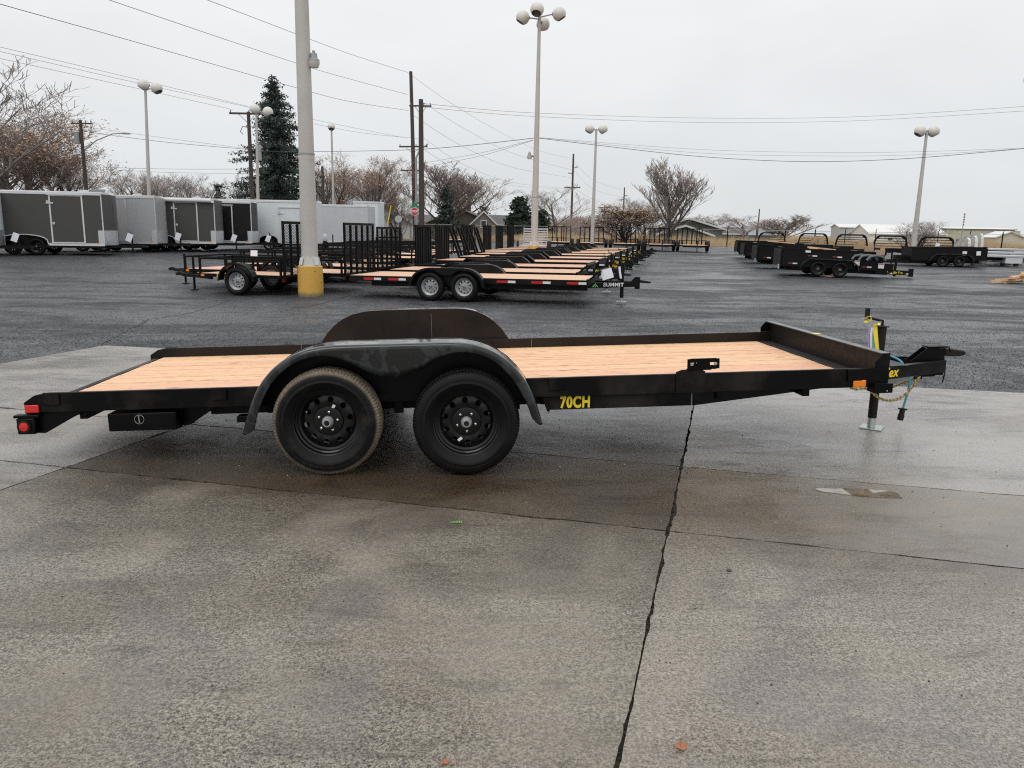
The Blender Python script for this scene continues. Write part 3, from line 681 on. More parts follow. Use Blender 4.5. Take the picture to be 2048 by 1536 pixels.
# plate built round its two slots
for x0, x1, z0, z1 in ((1.932, 1.952, .606, .674), (2.130, 2.150, .606, .674), (1.952, 2.130, .6495, .677), (1.952, 2.130, .603, .6305), (1.997, 2.085, .6305, .6495)):
    m.box(x0, x1, .222, .230, z0, z1)
HP(m, 'spare_bracket', 'black_paint', 0)
for x in (1.962, 2.122):
    HP(MB().lathe([(.0115, .0), (.0115, -.004), (.007, -.004), (.007, -.012), (.0001, -.013)], 8, 'y', (x, .222, .64)), 'bolt', 'chrome', 0)
# coupler
HP(MB().box(4.25, 4.37, 1.245, 1.252, .315, .545).box(4.25, 4.37, 1.308, 1.315, .315, .545).box(4.25, 4.257, 1.2525, 1.3075, .315, .545).box(4.362, 4.37, 1.2525, 1.3075, .33, .545), 'coupler_channel', 'black_paint', .001)
for y in (1.238, 1.316):
    HP(MB().prism([(4.08, .44), (4.25, .44), (4.25, .535), (4.22, .545)], 'y', y, y + .006), 'coupler_gusset', 'black_paint', .001)
HP(MB().box(4.22, 4.375, 1.232, 1.328, .546, .556), 'coupler_cap', 'black_paint', .002)
HP(MB().prism([(4.371, .475), (4.40, .470), (4.50, .468), (4.545, .478), (4.548, .497), (4.53, .512), (4.42, .53), (4.371, .532)], 'y', 1.235, 1.325), 'coupler', 'plastic_black', .012)
HP(MB().tube([(4.31, 1.235, .535), (4.39, 1.232, .55), (4.41, 1.232, .51)], .006), 'latch_lever', 'plastic_black', 0)
for z in (.395, .355):
    HP(MB().lathe([(.008, 0), (.008, -.005), (.0001, -.006)], 8, 'y', (4.335, 1.2445, z)), 'bolt', 'chrome', 0)
HP(MB().tube([(4.375, 1.25, .36), (4.38, 1.24, .32), (4.365, 1.24, .25)], .005, 6).tube([(4.375, 1.26, .37), (4.39, 1.25, .33), (4.37, 1.25, .29)], .003, 6), 'safety_pin', 'plastic_black', 0)
HP(MB().box(4.17, 4.30, 1.24, 1.32, .305, .345), 'tongue_shoe', 'black_paint', .003)
HP(MB().box(3.70, 3.92, .98, 1.58, .445, .452), 'jack_plate', 'black_paint', .001)

lettering('Big Tex', 'yellow_decal', hero, HW(3.676, .9185, .401), (TILT @ Matrix.Rotation(math.atan2(.93, 2.35), 4, 'Z') @ Matrix.Rotation(rad(90), 4, 'X')).to_euler(), .105, .95, .022, .2)
lettering('70CH', 'yellow_decal', hero, HW(1.18, .2735, .392), (TILT @ Matrix.Rotation(rad(90), 4, 'X')).to_euler(), .108, .72, .042, .05)
# jack
jt = HW(3.815, 1.285, 0)
jk = MB().tube([(jt.x, jt.y, .09), (jt.x, jt.y, .62)], .035, 20); jk.build('jack_tube', 'plastic_black', hero)
MB().tube([(jt.x, jt.y, .6), (jt.x, jt.y, .85)], .036, 20).build('jack_housing', 'plastic_black', hero)
MB().tube([(jt.x, jt.y, .013), (jt.x, jt.y, .1)], .032, 20).build('jack_ram', 'zinc', hero)
m = MB().prism([(-.115, -.02), (.02, -.12), (.125, .02), (-.01, .115)], 'z', .002, .012)
o = m.build('jack_foot', 'zinc', hero, bevel=.002); o.location = (jt.x, jt.y, 0)
MB().tube([(jt.x, jt.y, .845), (jt.x, jt.y, .90), (jt.x - .04, jt.y, .905), (jt.x - .13, jt.y, .925)], .011, 10).tube([(jt.x - .135, jt.y, .925), (jt.x - .135, jt.y, 1.0)], .019, 12).build('jack_crank', 'plastic_black', hero)
MB().box(jt.x - .04, jt.x + .04, jt.y - .045, jt.y + .045, .85, .858).build('jack_cap', 'plastic_black', hero, bevel=.002)
# wheels
near_y = .105
w1 = wheel(hero, (-.452, near_y, .345), muddy=True, spin=.12); w2 = wheel(hero, (.432, near_y, .345), spin=.55)
w3 = wheel(hero, (-.452, 2.59 - near_y, .345), face=1); w4 = wheel(hero, (.432, 2.59 - near_y, .345), face=1)
for x in (-.452, .432): MB().tube([(x, .2, .345), (x, 2.4, .345)], .038, 14).build('axle', 'plastic_black', hero)
for wv, ang, mt in ((w1, 1.22, 'white_decal'), (w2, -1.9, 'white_decal')):
    r_ = .098 if wv is w1 else .125
    mm = Matrix.Rotation(-ang, 4, 'Y')
    o = MB().box(-.016, .016, -.0008, .0008, -.009, .009).build('sticker', mt, wv, smooth=0)
    o.location = (r_ * math.cos(ang - wv.rotation_euler.y * -1), HUBY + .004, r_ * math.sin(ang - wv.rotation_euler.y * -1)); o.rotation_euler = (0, -ang, 0)
# leaf springs and hangers
for y in (.36, 2.23):
    for xc in (-.452, .432):
        pts = [(xc + (k - 4) / 4 * .33, y, .395 - .055 * (1 - ((k - 4) / 4) ** 2) + 0) for k in range(9)]
        m = MB()
        for lv in range(3):
            q = [(xc + (p[0] - xc) * (1 - .22 * lv), p[1], p[2] - .008 * lv) for p in pts]
            for a, b in zip(q, q[1:]): m.bar(a, b, .045, .007)
        m.build('leaf_spring', 'plastic_black', hero)
    for x in (-.80, -.01, .78): HP(MB().box(x - .03, x + .03, y - .03, y + .03, .345, .442), 'spring_hanger', 'black_paint', .002)
# light bar / step behind rear fender and small front box
HP(MB().box(-1.06, -.965, .24, .33, .335, .375), 'step_bracket', 'black_paint', .003)
HP(MB().prism([(.955, .44), (1.0, .44), (1.0, .35), (.985, .35)], 'y', .20, .27), 'fender_brace', 'black_paint', .001)
# fenders
def fender_mb():
    outer = []; inner = []
    cxs = (-.452, .432)
    def ztop(x):  # outer silhouette
        return None
    O = [(-.970, .315), (-.955, .36), (-.935, .42), (-.905, .50), (-.865, .585), (-.81, .665), (-.74, .735), (-.66, .79), (-.57, .828), (-.48, .849), (-.40, .857)]
    O += [(-.3 + .1 * k, .8595) for k in range(7)]
    O += [(.40, .857), (.48, .849), (.565, .826), (.65, .785), (.725, .73), (.79, .66), (.845, .58), (.882, .50), (.908, .42), (.925, .36), (.938, .315)]
    I = [(-.885, .335), (-.878, .37), (-.864, .42), (-.84, .49), (-.80, .57), (-.75, .645), (-.685, .708), (-.615, .755), (-.54, .785), (-.46, .797), (-.385, .793)]
    I += [(-.30, .765), (-.21, .715), (-.12, .665), (-.01, .642), (.10, .665), (.19, .715), (.28, .765)]
    I += [(.365, .793), (.44, .797), (.52, .785), (.595, .755), (.66, .708), (.72, .645), (.775, .57), (.815, .49), (.845, .42), (.858, .37), (.87, .345)]
    n = len(O); vs = []; fs = []
    def off(p, d):  # move towards inner by d
        return p
    rows = []
    N = [ (Vector(O[min(i + 1, n - 1)]) - Vector(O[max(i - 1, 0)])).normalized() for i in range(n)]
    def inward(i, d):
        t_ = N[i]; nn = Vector((t_.y, -t_.x)); return (O[i][0] + nn.x * d, O[i][1] + nn.y * d)
    rows.append([(I[i][0], .004, I[i][1]) for i in range(n)])
    rows.append([(inward(i, .030)[0], .0, inward(i, .030)[1]) for i in range(n)])
    rows.append([(inward(i, .012)[0], .005, inward(i, .012)[1]) for i in range(n)])
    rows.append([(inward(i, .003)[0], .016, inward(i, .003)[1]) for i in range(n)])
    rows.append([(O[i][0], .034, O[i][1]) for i in range(n)])
    rows.append([(O[i][0], .240, O[i][1]) for i in range(n)])
    for r in rows: vs += r
    for k in range(len(rows) - 1):
        for i in range(n - 1): fs.append((k * n + i, k * n + i + 1, (k + 1) * n + i + 1, (k + 1) * n + i))
    return MB().add(vs, fs), O
fm, FO = fender_mb()
def smooth_poly(P, it=1): return P
def fender(parent, mat, flip=False):
    e = HP(fm, 'fender', mat, 0, smooth=60)
    s_ = e.modifiers.new('thick', 'SOLIDIFY'); s_.thickness = .003; s_.offset = -1
    ss = e.modifiers.new('sub', 'SUBSURF'); ss.levels = 1; ss.render_levels = 2
    return e
f1 = fender(hero, 'fender_paint')
f1.modifiers.move(1, 0)
HP(MB().prism([(x, z) for x, z in FO if z > .45][::1], 'y', .2405, .2465), 'fender_backing', 'black_paint', 0)
f2 = fender(hero, 'fender_paint'); f2.modifiers.move(1, 0)
# mirrored far fender: own mesh mirrored in y
me = f2.data.copy(); f2.data = me
for v_ in me.vertices: v_.co.y = 2.595 - v_.co.y
me.flip_normals(); me.update()
far_back = HP(MB().prism([(x, z) for x, z in FO if z > .45], 'y', 2.349, 2.355), 'fender_backing', 'rusty', 0)
HP(MB().box(.14, .144, 2.3482, 2.349, .60, .82), 'weld_seam', 'steel_grey', 0)
# safety chains
def chain(parent, pts, name='safety_chain', link=.030, mat='yellow_zinc', r=.0042):
    P = [Vector(p) for p in pts]; m = MB(); L = [0]
    # catmull resample
    dense = []
    for i in range(len(P) - 1):
        p0, p1, p2, p3 = P[max(i - 1, 0)], P[i], P[i + 1], P[min(i + 2, len(P) - 1)]
        for k in range(24):
            t_ = k / 24; dense.append(.5 * ((2 * p1) + (p2 - p0) * t_ + (2 * p0 - 5 * p1 + 4 * p2 - p3) * t_ * t_ + (3 * p1 - p0 - 3 * p2 + p3) * t_ ** 3))
    dense.append(P[-1]); d = 0; nxt = 0; k = 0
    for a, b in zip(dense, dense[1:]):
        seg = (b - a).length
        while nxt <= d + seg and seg > 0:
            c = a.lerp(b, (nxt - d) / seg); q = (b - a).normalized().to_track_quat('X', 'Z').to_matrix().to_4x4() @ Matrix.Rotation(rad(90 * (k % 2) + 20), 4, 'X')
            m.torus(c, .0105, r, q, 14, 6, sx=2.0); nxt += link; k += 1
        d += seg
    o = m.build(name, mat, parent, smooth=60); return o
def wl(px, py, yl):  # image point on a plane of constant local y, untilted trailer frame
    Mi = Matrix.Rotation(-YAW, 4, 'Z'); o = Mi @ (Vector((0, 0, CAMH)) - T0); d = Mi @ ray(px, py); return o + d * ((yl - o.y) / d.y)
chain(hero, [wl(1837, 757, 1.22), wl(1822, 777, 1.18), wl(1802, 795, 1.12), wl(1778, 801, 1.0), wl(1757, 795, .9), wl(1742, 782, .8), wl(1730, 776, .74), wl(1712, 778, .68), wl(1700, 775, .66)])
chain(hero, [wl(1830, 757, 1.38), wl(1812, 763, 1.5), wl(1790, 772, 1.62), wl(1765, 780, 1.7), wl(1745, 778, 1.75), wl(1720, 776, 1.85)])
MB().tube([wl(1828, 755, 1.28), wl(1843, 756, 1.28)], .012, 10).build('chain_hook', 'plastic_black', hero)
# wiring harness and plug
def spline(P, n=10):
    P = [Vector(p) for p in P]; o = []
    for i in range(len(P) - 1):
        p0, p1, p2, p3 = P[max(i - 1, 0)], P[i], P[i + 1], P[min(i + 2, len(P) - 1)]
        for k in range(n):
            t_ = k / n; o.append(.5 * ((2 * p1) + (p2 - p0) * t_ + (2 * p0 - 5 * p1 + 4 * p2 - p3) * t_ * t_ + (3 * p1 - p0 - 3 * p2 + p3) * t_ ** 3))
    o.append(P[-1]); return o
MB().tube(spline([wl(1765, 716, 1.5), wl(1779, 713, 1.48), wl(1793, 717, 1.42), wl(1803, 724, 1.36), wl(1808, 732, 1.34)]), .009, 10).build('cable', 'cyan_cable', hero)
MB().tube(spline([wl(1820, 752, 1.3), wl(1819, 768, 1.28), wl(1814, 790, 1.27), wl(1806, 817, 1.26)]), .009, 10).build('cable', 'cyan_cable', hero)
pa, pb = wl(1806, 816, 1.26), wl(1800, 840, 1.26)
m = MB().tube([pa, pa.lerp(pb, .15), pa.lerp(pb, .45), pa.lerp(pb, .6), pb], [.014, .022, .021, .026, .024], 14); m.build('plug', 'plastic_black', hero)
MB().bar(wl(1797, 817, 1.25), wl(1814, 819, 1.25), .02, .012).build('plug_wings', 'plastic_black', hero, bevel=.003)
MB().tube([wl(1797, 700, 1.6), wl(1790, 707, 1.6)], .012, 8).build('bolt', 'chrome', hero) if False else None
# ribbons tied to the jack (lifted away separately)
def ribbon(name, label, pts, w_, mat, tw=0):
    P = spline(pts, 6); vs = []; n = len(P)
    for i, p in enumerate(P):
        a = tw * i / n; s_ = Vector((math.cos(a) * w_ / 2, math.sin(a) * w_ / 2, 0)); nn = Vector((math.sin(a) * .0012, -math.cos(a) * .0012, 0))
        vs += [p - s_ - nn, p + s_ - nn, p + s_ + nn, p - s_ + nn]
    fs = [(4 * i + k, 4 * i + (k + 1) % 4, 4 * i + 4 + (k + 1) % 4, 4 * i + 4 + k) for i in range(n - 1) for k in range(4)]
    return tag(MB().add(vs, fs).build(name, mat, smooth=60), label, 'ribbon', 'ribbons tied to the trailer jack')
def wj(px, py, yl):
    v_ = wl(px, py, yl); return T0 + Matrix.Rotation(YAW, 4, 'Z') @ v_
ribbon('ribbon', 'wide yellow ribbon hanging down the jack post of the near trailer', [wj(1750, 649, 1.235), wj(1751, 664, 1.23), wj(1753, 685, 1.225), wj(1755, 703, 1.225)], .035, 'ribbon_yellow', .3)
ribbon('ribbon', 'pale violet ribbon hanging left of the yellow one on the jack', [wj(1741, 650, 1.24), wj(1739, 668, 1.235), wj(1738, 690, 1.235), wj(1737, 700, 1.235)], .022, 'ribbon_violet', .5)
ribbon('ribbon', 'white ribbon between the violet and yellow ribbons on the jack', [wj(1744, 655, 1.23), wj(1742, 672, 1.228), wj(1742, 700, 1.23)], .018, 'ribbon_white', .5)
ribbon('ribbon', 'short teal ribbon end showing beside the yellow ribbon on the jack', [wj(1745, 672, 1.24), wj(1746, 690, 1.24), wj(1747, 702, 1.24)], .020, 'ribbon_teal', .4)
ribbon('ribbon', 'yellow and pink ribbon bow knotted round the jack crank', [wj(1730, 640, 1.27), wj(1736, 633, 1.23), wj(1742, 634, 1.23), wj(1741, 640, 1.24), wj(1734, 642, 1.23), wj(1731, 646, 1.23)], .028, 'ribbon_yellow', 3)
ribbon('ribbon', 'violet ribbon tail sticking out left of the crank bow', [wj(1735, 641, 1.22), wj(1729, 638, 1.2), wj(1723, 637, 1.2)], .03, 'ribbon_violet', 1)
ribbon('ribbon', 'yellow ribbon loop wrapped round the top of the jack post', [wj(1741, 651, 1.22), wj(1748, 648, 1.215), wj(1757, 650, 1.22), wj(1758, 646, 1.24)], .022, 'ribbon_yellow', 2.5)

# ================================================================== SMALL THINGS ON THE CONCRETE
def leaf(label, c, r, mat, rz, seed):
    rr = random.Random(seed); vs = []; n = 36
    for k in range(n):
        a = k * math.tau / n; q = 1 - .28 * abs(math.sin(a * 2.5)) ** 2 + rr.uniform(-.04, .04) + (.15 if abs(a - math.pi / 2) < .2 else 0)
        vs.append((r * q * math.cos(a) * .9, r * q * math.sin(a), .006 + .012 * r / .03 * math.sin(a * 2 + 1) ** 2))
    vs.append((0, 0, .004)); m = MB().add(vs, [(k, (k + 1) % n, n) for k in range(n)])
    e = thing('fallen_leaf', label, 'leaf', c, rz, 'fallen leaves on the concrete'); b = m.build('leaf_blade', mat, e)
    s_ = b.modifiers.new('s', 'SOLIDIFY'); s_.thickness = .0006
    MB().tube([(0, -r * .9, .004), (r * .2, -r * 1.5, .004), (r * .7, -r * 2.1, .003)], .0012, 5).build('leaf_stem', 'leaf_brown', e); return e
leaf('reddish brown dried leaf with a stem on the right front slab', G(1362, 1497), .021, 'leaf_brown', .3 - 1.2, 3)
leaf('small orange brown leaf beside the bottom edge left of the slab joint', G(890, 1528), .013, 'leaf_brown', 1.2, 5)
e = thing('fern_sprig', 'small bright green serrated sprig lying on the concrete before the wheels', 'leaf', G(912, 1046), .1)
m = MB(); m.bar((-.035, 0, .004), (.035, 0, .004), .003, .002)
for k in range(7):
    x = -.03 + k * .0095; L = .004 + .0018 * k; m.bar((x, 0, .004), (x + .004, -L, .006), .004, .002); m.bar((x, 0, .004), (x + .004, L, .006), .004, .002)
m.build('leaf_blade', 'leaf_green', e)
for (px, py, s_, lb) in ((1458, 1142, .014, 'flat dark stone chip on the right slab beyond the joint'), (1430, 995, .004, 'thin brown twig')):
    if s_ > .01:
        tag(MB().tube([G(px, py) + Vector((0, 0, -.001)), G(px, py) + Vector((0, 0, .006))], [s_, s_ * .8], 9).build('stone_chip', 'pebble_dark'), lb, 'stone')
a, b = G(1502, 1036), G(1522, 1045)
tag(MB().tube([a + Vector((0, 0, .003)), a.lerp(b, .5) + Vector((0, .01, .008)), b + Vector((0, 0, .003))], .0018, 5).build('twig', 'rust'), 'thin brown twig lying on the silty slab right of the joint', 'twig')

# ================================================================== BACKGROUND FLATBEDS
def fend_simple(bev, mat='black_far', L=1.85, W=.24, ztop=.79, zb=.36):
    if bev: P = [(-L / 2 - .03, zb), (-L / 2 + .04, .62), (-L / 2 + .27, ztop), (L / 2 - .27, ztop), (L / 2 - .04, .62), (L / 2 + .03, zb)]
    else:
        P = [(-L / 2, zb)] + [(-L / 2 + .5 - .5 * math.cos(a), .36 + (ztop - .36) * math.sin(a)) for a in [k * math.pi / 14 for k in range(1, 8)]]
        P += [(-x, z) for x, z in P[::-1]]
    m = MB(); n = len(P)
    for (x0, z0), (x1, z1) in zip(P, P[1:]):
        m.bar((x0, W / 2, z0), (x1, W / 2, z1), W, .008)
        m.bar((x0, -.004, z0 - .02), (x1, -.004, z1 - .02), .008, .055)
    if not bev: m.prism([(-.34, ztop - .03), (.34, ztop - .03), (.12, .63), (-.12, .63)], 'y', -.004, .004)
    m.prism([p for p in P], 'y', W, W + .006)
    return m, P
def flatbed(label, loc, rz, style='texas', ramps=None, deckL=(-2.4, 3.2), dovetail=False, reflect='split', tag_=False, first=None, group='flatbed trailers parked in a row', pitch=0., lod=0, scale=1):
    e = thing('flatbed_trailer', label, 'trailer', loc, rz, group, rot=(0, -pitch, rz), scale=scale)
    x0, x1 = deckL; W = 2.06; h = W / 2; zd = .56
    m = MB().box(x0, x1 + .06, -h - .03, -h, zd - .13, zd + .0).box(x0, x1 + .06, h, h + .03, zd - .13, zd + .0).box(x0, x0 + .05, -h, h, zd - .12, zd - .001).box(x1, x1 + .06, -h, h, zd - .12, zd + .02)
    m.box(x0 + .5, x1, -h + .22, -h + .28, zd - .26, zd - .131).box(x0 + .5, x1, h - .28, h - .22, zd - .26, zd - .131)
    for k in range(6): m.box(x0 + .6 + k * .85, x0 + .65 + k * .85, -h, h, zd - .12, zd - .06)
    m.build('frame', 'black_far', e)
    m = MB(); xs = x0 + (.9 if dovetail else .02)
    for k in range(10): m.box(xs, x1, -h + .005 + k * .2055, -h + .2 + k * .2055, zd - .04, zd + .003 + .002 * (k % 3))
    tag(m.build('deck_boards', 'deck_far', e, smooth=0), kind='stuff')
    if dovetail:
        MB().prism([(x0 - .1, zd - .14), (xs - .002, zd - .04), (xs - .002, zd + .004), (x0 - .1, zd - .1)], 'y', -h + .001, h - .001).build('dovetail', 'steel_grey', e)
    fmB, P = fend_simple(style == 'texas')
    f_ = fmB.build('fender', 'black_far', e); f_.location = (0, -h - .25, 0)
    f_ = inst(f_, 'fender', e, (0, h + .25, 0), (0, 0, math.pi))
    for x in (-.43, .43):
        wheel(e, (x, -h - .125, .345), silver=style != 'texas', full=(style == 'summit'), spin=x * 3)
        wheel(e, (x, h + .125, .345), silver=style != 'texas', full=False, face=1)
    # tongue
    m = MB().bar((x1 - .6, -h + .3, zd - .17), (x1 + 1.15, -.06, zd - .12), .06, .13).bar((x1 - .6, h - .3, zd - .17), (x1 + 1.15, .06, zd - .12), .06, .13)
    m.build('tongue', 'black_far', e)
    MB().box(x1 + 1.05, x1 + 1.17, -.06, .06, zd - .24, zd + .05).prism([(x1 + .95, zd - .06), (x1 + 1.06, zd - .06), (x1 + 1.06, zd + .05)], 'y', -.065, .065).build('coupler_mount', 'black_far', e)
    MB().prism([(x1 + 1.17, zd - .09), (x1 + 1.42, zd - .1), (x1 + 1.44, zd - .06), (x1 + 1.17, zd - .02)], 'y', -.05, .05).build('coupler', 'plastic_black', e, bevel=.01)
    MB().tube([(x1 + .75, -.1, .1), (x1 + .75, -.1, .95)], .045, 10).build('jack_post', 'black_far', e)
    MB().box(x1 + .63, x1 + .87, -.19, -.01, .0, .015).tube([(x1 + .75, -.1, .015), (x1 + .75, -.1, .12)], .03, 8).build('jack_foot', 'zinc', e)
    MB().tube([(x1 + .75, -.1, .95), (x1 + .75, -.1, 1.0), (x1 + .65, -.1, 1.0), (x1 + .65, -.1, 1.1)], .012, 6).build('jack_crank', 'plastic_black', e)
    # bulkhead or stop rail
    if style == 'texas':
        MB().box(x1 + .061, x1 + .1, -h, h, zd - .1, zd + .13).build('bulkhead', 'black_far', e)
    else:
        m = MB()
        for y in (-.75, .75): m.bar((x1 + .05, y, zd + .0), (x1 + .28, y, zd + .2), .05, .05)
        m.bar((x1 + .28, -.78, zd + .2), (x1 + .28, .78, zd + .2), .05, .05); m.build('ramp_rest', 'black_far', e)
    # reflective tape on the near rail
    yr = -h - .031
    if reflect == 'split': sp = [x0 + .4, x0 + 1.05, 1.2, 2.05, 2.9 if x1 > 3.2 else 2.7]
    else: sp = []
    for x in sp:
        MB().box(x, x + .27, yr - .002, yr, zd - .10, zd - .045).build('reflector', 'red_reflector', e, smooth=0)
        MB().box(x + .275, x + .46, yr - .002, yr, zd - .10, zd - .045).build('reflector', 'white_reflector', e, smooth=0)
    if reflect == 'dense':
        for k in range(5):
            x = 1.3 + k * .42
            MB().box(x, x + .2, yr - .002, yr, zd - .11, zd - .06).build('reflector', 'red_reflector', e, smooth=0)
            MB().box(x + .21, x + .4, yr - .002, yr, zd - .11, zd - .06).build('reflector', 'white_reflector', e, smooth=0)
    if ramps == 'slat':
        for yc in (-.40, .40):
            g = MB(); zt = zd + 1.22
            for k in range(4): g.box(x0 - .09, x0 - .03, yc - .37 + k * .225, yc - .37 + k * .225 + .075, zd - .15, zt)
            r = g.box(x0 - .1, x0 - .02, yc - .37, yc + .37, zt + .001, zt + .06).box(x0 - .085, x0 - .035, yc - .37, yc + .37, zd - .2, zd - .151).build('ramp', 'black_tube', e)
            MB().box(x0 - .102, x0 - .1005, yc - .37, yc + .37, zt + .045, zt + .06).build('ramp_edge', 'steel_grey', r, smooth=0)
    if ramps == 'ladder':
        for yc in (-.6, .55):
            g = MB(); a0 = Vector((x0 - .02, yc, zd - .1)); a1 = Vector((x0 - .45, yc, zd + 1.15))
            for s_ in (-.2, .2): g.bar(a0 + Vector((0, s_, 0)), a1 + Vector((0, s_, 0)), .05, .09, up=(1, 0, 0))
            for k in range(6):
                p = a0.lerp(a1, (k + .5) / 6); g.bar(p + Vector((0, -.175, 0)), p + Vector((0, .175, 0)), .05, .03)
            g.build('ramp', 'black_tube', e)
    if style == 'summit':
        ang = math.atan2(h - .36, 1.75)
        R_ = Matrix.Rotation(ang, 4, 'Z') @ Matrix.Rotation(rad(90), 4, 'X')
        p = Vector((x1 + .52, -(h - .3) + 1.12 * math.tan(ang) * 1.0 - .04, zd - .145))
        p = Vector((x1 - .6, -h + .3, 0)).lerp(Vector((x1 + 1.15, -.06, 0)), .66); nrm = Vector((math.sin(ang), -math.cos(ang), 0)); p = p + nrm * .033 + Vector((0, 0, zd - .137))
        lettering('SUMMIT', 'white_decal', e, p, R_.to_euler(), .12, 1.1, .03)
        q = Vector((x1 - .6, -h + .3, 0)).lerp(Vector((x1 + 1.15, -.06, 0)), .42) + nrm * .033 + Vector((0, 0, zd - .15))
        gm = MB()
        gm.add([q + R_ @ Vector(v_) for v_ in ((-.09, -.04, 0), (0, .05, 0), (.02, .03, 0), (-.045, -.04, 0), (-.02, -.04, 0.0004), (.03, .02, .0004), (.05, -.005, .0004), (.075, -.04, .0004), (.05, -.04, .0004), (.03, -.01, .0004), (.005, -.04, .0004))], [(0, 3, 2, 1), (4, 10, 9, 5), (9, 8, 7, 6, 5)])
        gm.build('logo', 'green_decal', e, smooth=0)
    else:
        ang = math.atan2(h - .36, 1.75); R_ = Matrix.Rotation(ang, 4, 'Z') @ Matrix.Rotation(rad(90), 4, 'X')
        p = Vector((x1 - .6, -h + .3, 0)).lerp(Vector((x1 + 1.15, -.06, 0)), .6) + Vector((math.sin(ang), -math.cos(ang), 0)) * .033 + Vector((0, 0, zd - .14))
        lettering('Big Tex', 'yellow_decal', e, p, R_.to_euler(), .12, 1, .03, .2)
        p2 = MB().box(x1 + .1, x1 + .28, -h - .033, -h - .031, zd - .1, zd - .05).build('reflector', 'white_reflector', e, smooth=0)
    return e
def place_row(px, D, k=.45):
    X = (px - 1024) / FPX * (D * .981 + .2) - k * math.cos(GRID)
    return Vector((X + 1.27 * -math.sin(GRID), D + 1.27 * math.cos(GRID) - k * math.sin(GRID) * -1 * -1, 0))
def onlot(x, y): return Vector((x, y, zg(x, y)))
rows = [  # px of fender front shoulder, distance, style, ramps, deck, dovetail, reflectors, label
    (930, 18.7, 'summit', None, (-2.62, 3.35), False, 'split', 'black flatbed with silver wheels and white SUMMIT lettering, nearest in the row'),
    (968, 21.8, 'summit', None, (-2.45, 3.0), False, None, 'black flatbed with round fenders directly behind the front SUMMIT trailer'),
    (1000, 24.9, 'texas', 'slat', 818, True, 'dense', 'flatbed with steel dovetail, red and white tape and the leftmost upright slatted ramps'),
    (1042, 27.9, 'texas', 'slat', 860, False, None, 'flatbed with slatted ramps just left of the leaning ladder ramps'),
    (1074, 30.8, 'texas', 'ladder', 908, False, None, 'flatbed with the left pair of leaning ladder ramps'),
    (1100, 33.8, 'texas', 'ladder', 942, False, None, 'flatbed with the right pair of leaning ladder ramps'),
    (1122, 36.8, 'texas', 'slat', 917, False, None, 'long flatbed whose slatted ramps stand behind the ladder ramps'),
    (1140, 39.3, 'texas', 'slat', 958, False, None, 'flatbed with slatted ramps just right of the ladder ramps'),
    (1153, 42.3, 'texas', 'slat', 984, False, None, 'flatbed whose slatted ramps stand second from the four globe lamp post'),
    (1166, 45.2, 'texas', 'slat', 1008, False, None, 'last flatbed of the row, its ramps nearest left of the four globe lamp post'),
]
for px, D, st, rp_, dl, dv, rf, lb in rows:
    X = (px - 1024) / FPX * (D * .981 + .15) - .52 * math.cos(GRID); Y = D + .1
    x, y = X + 1.28 * math.sin(-GRID), Y + 1.28 * math.cos(GRID)
    if isinstance(dl, int): dl = (((dl - 1024) / FPX * (D * .981 + .6) - X) / math.cos(GRID), 3.1)
    e = flatbed(lb, onlot(x, y), GRID, st, rp_, dl, dv, rf, pitch=rad(.6))
# price sheet on the second trailer
def price_tag(label, p, w_=.3, h_=.4, rz=0, tilt=0):
    o = MB().box(-w_ / 2, w_ / 2, -.002, .002, -h_ / 2, h_ / 2).build('price_sheet', 'paper', smooth=0); o.location = p; o.rotation_euler = (rad(-8), tilt, rz)
    tag(o, label, 'sheet', 'paper sheets hung on trailers'); return o
def text_lines(parent, w_, h_, seed=1):
    pass
p = A(1214, 548, 18.6); price_tag('large white paper sheet hanging tilted above the SUMMIT lettering', p, .27, .24, -.1, rad(-18))
ribbon('ribbon', 'striped paper ribbon hanging on the jack of the front SUMMIT trailer', [A(1239, 533, 17.5), A(1240, 545, 17.5), A(1242, 557, 17.5)], .05, 'ribbon_white', .4)['group'] = 'paper sheets hung on trailers'

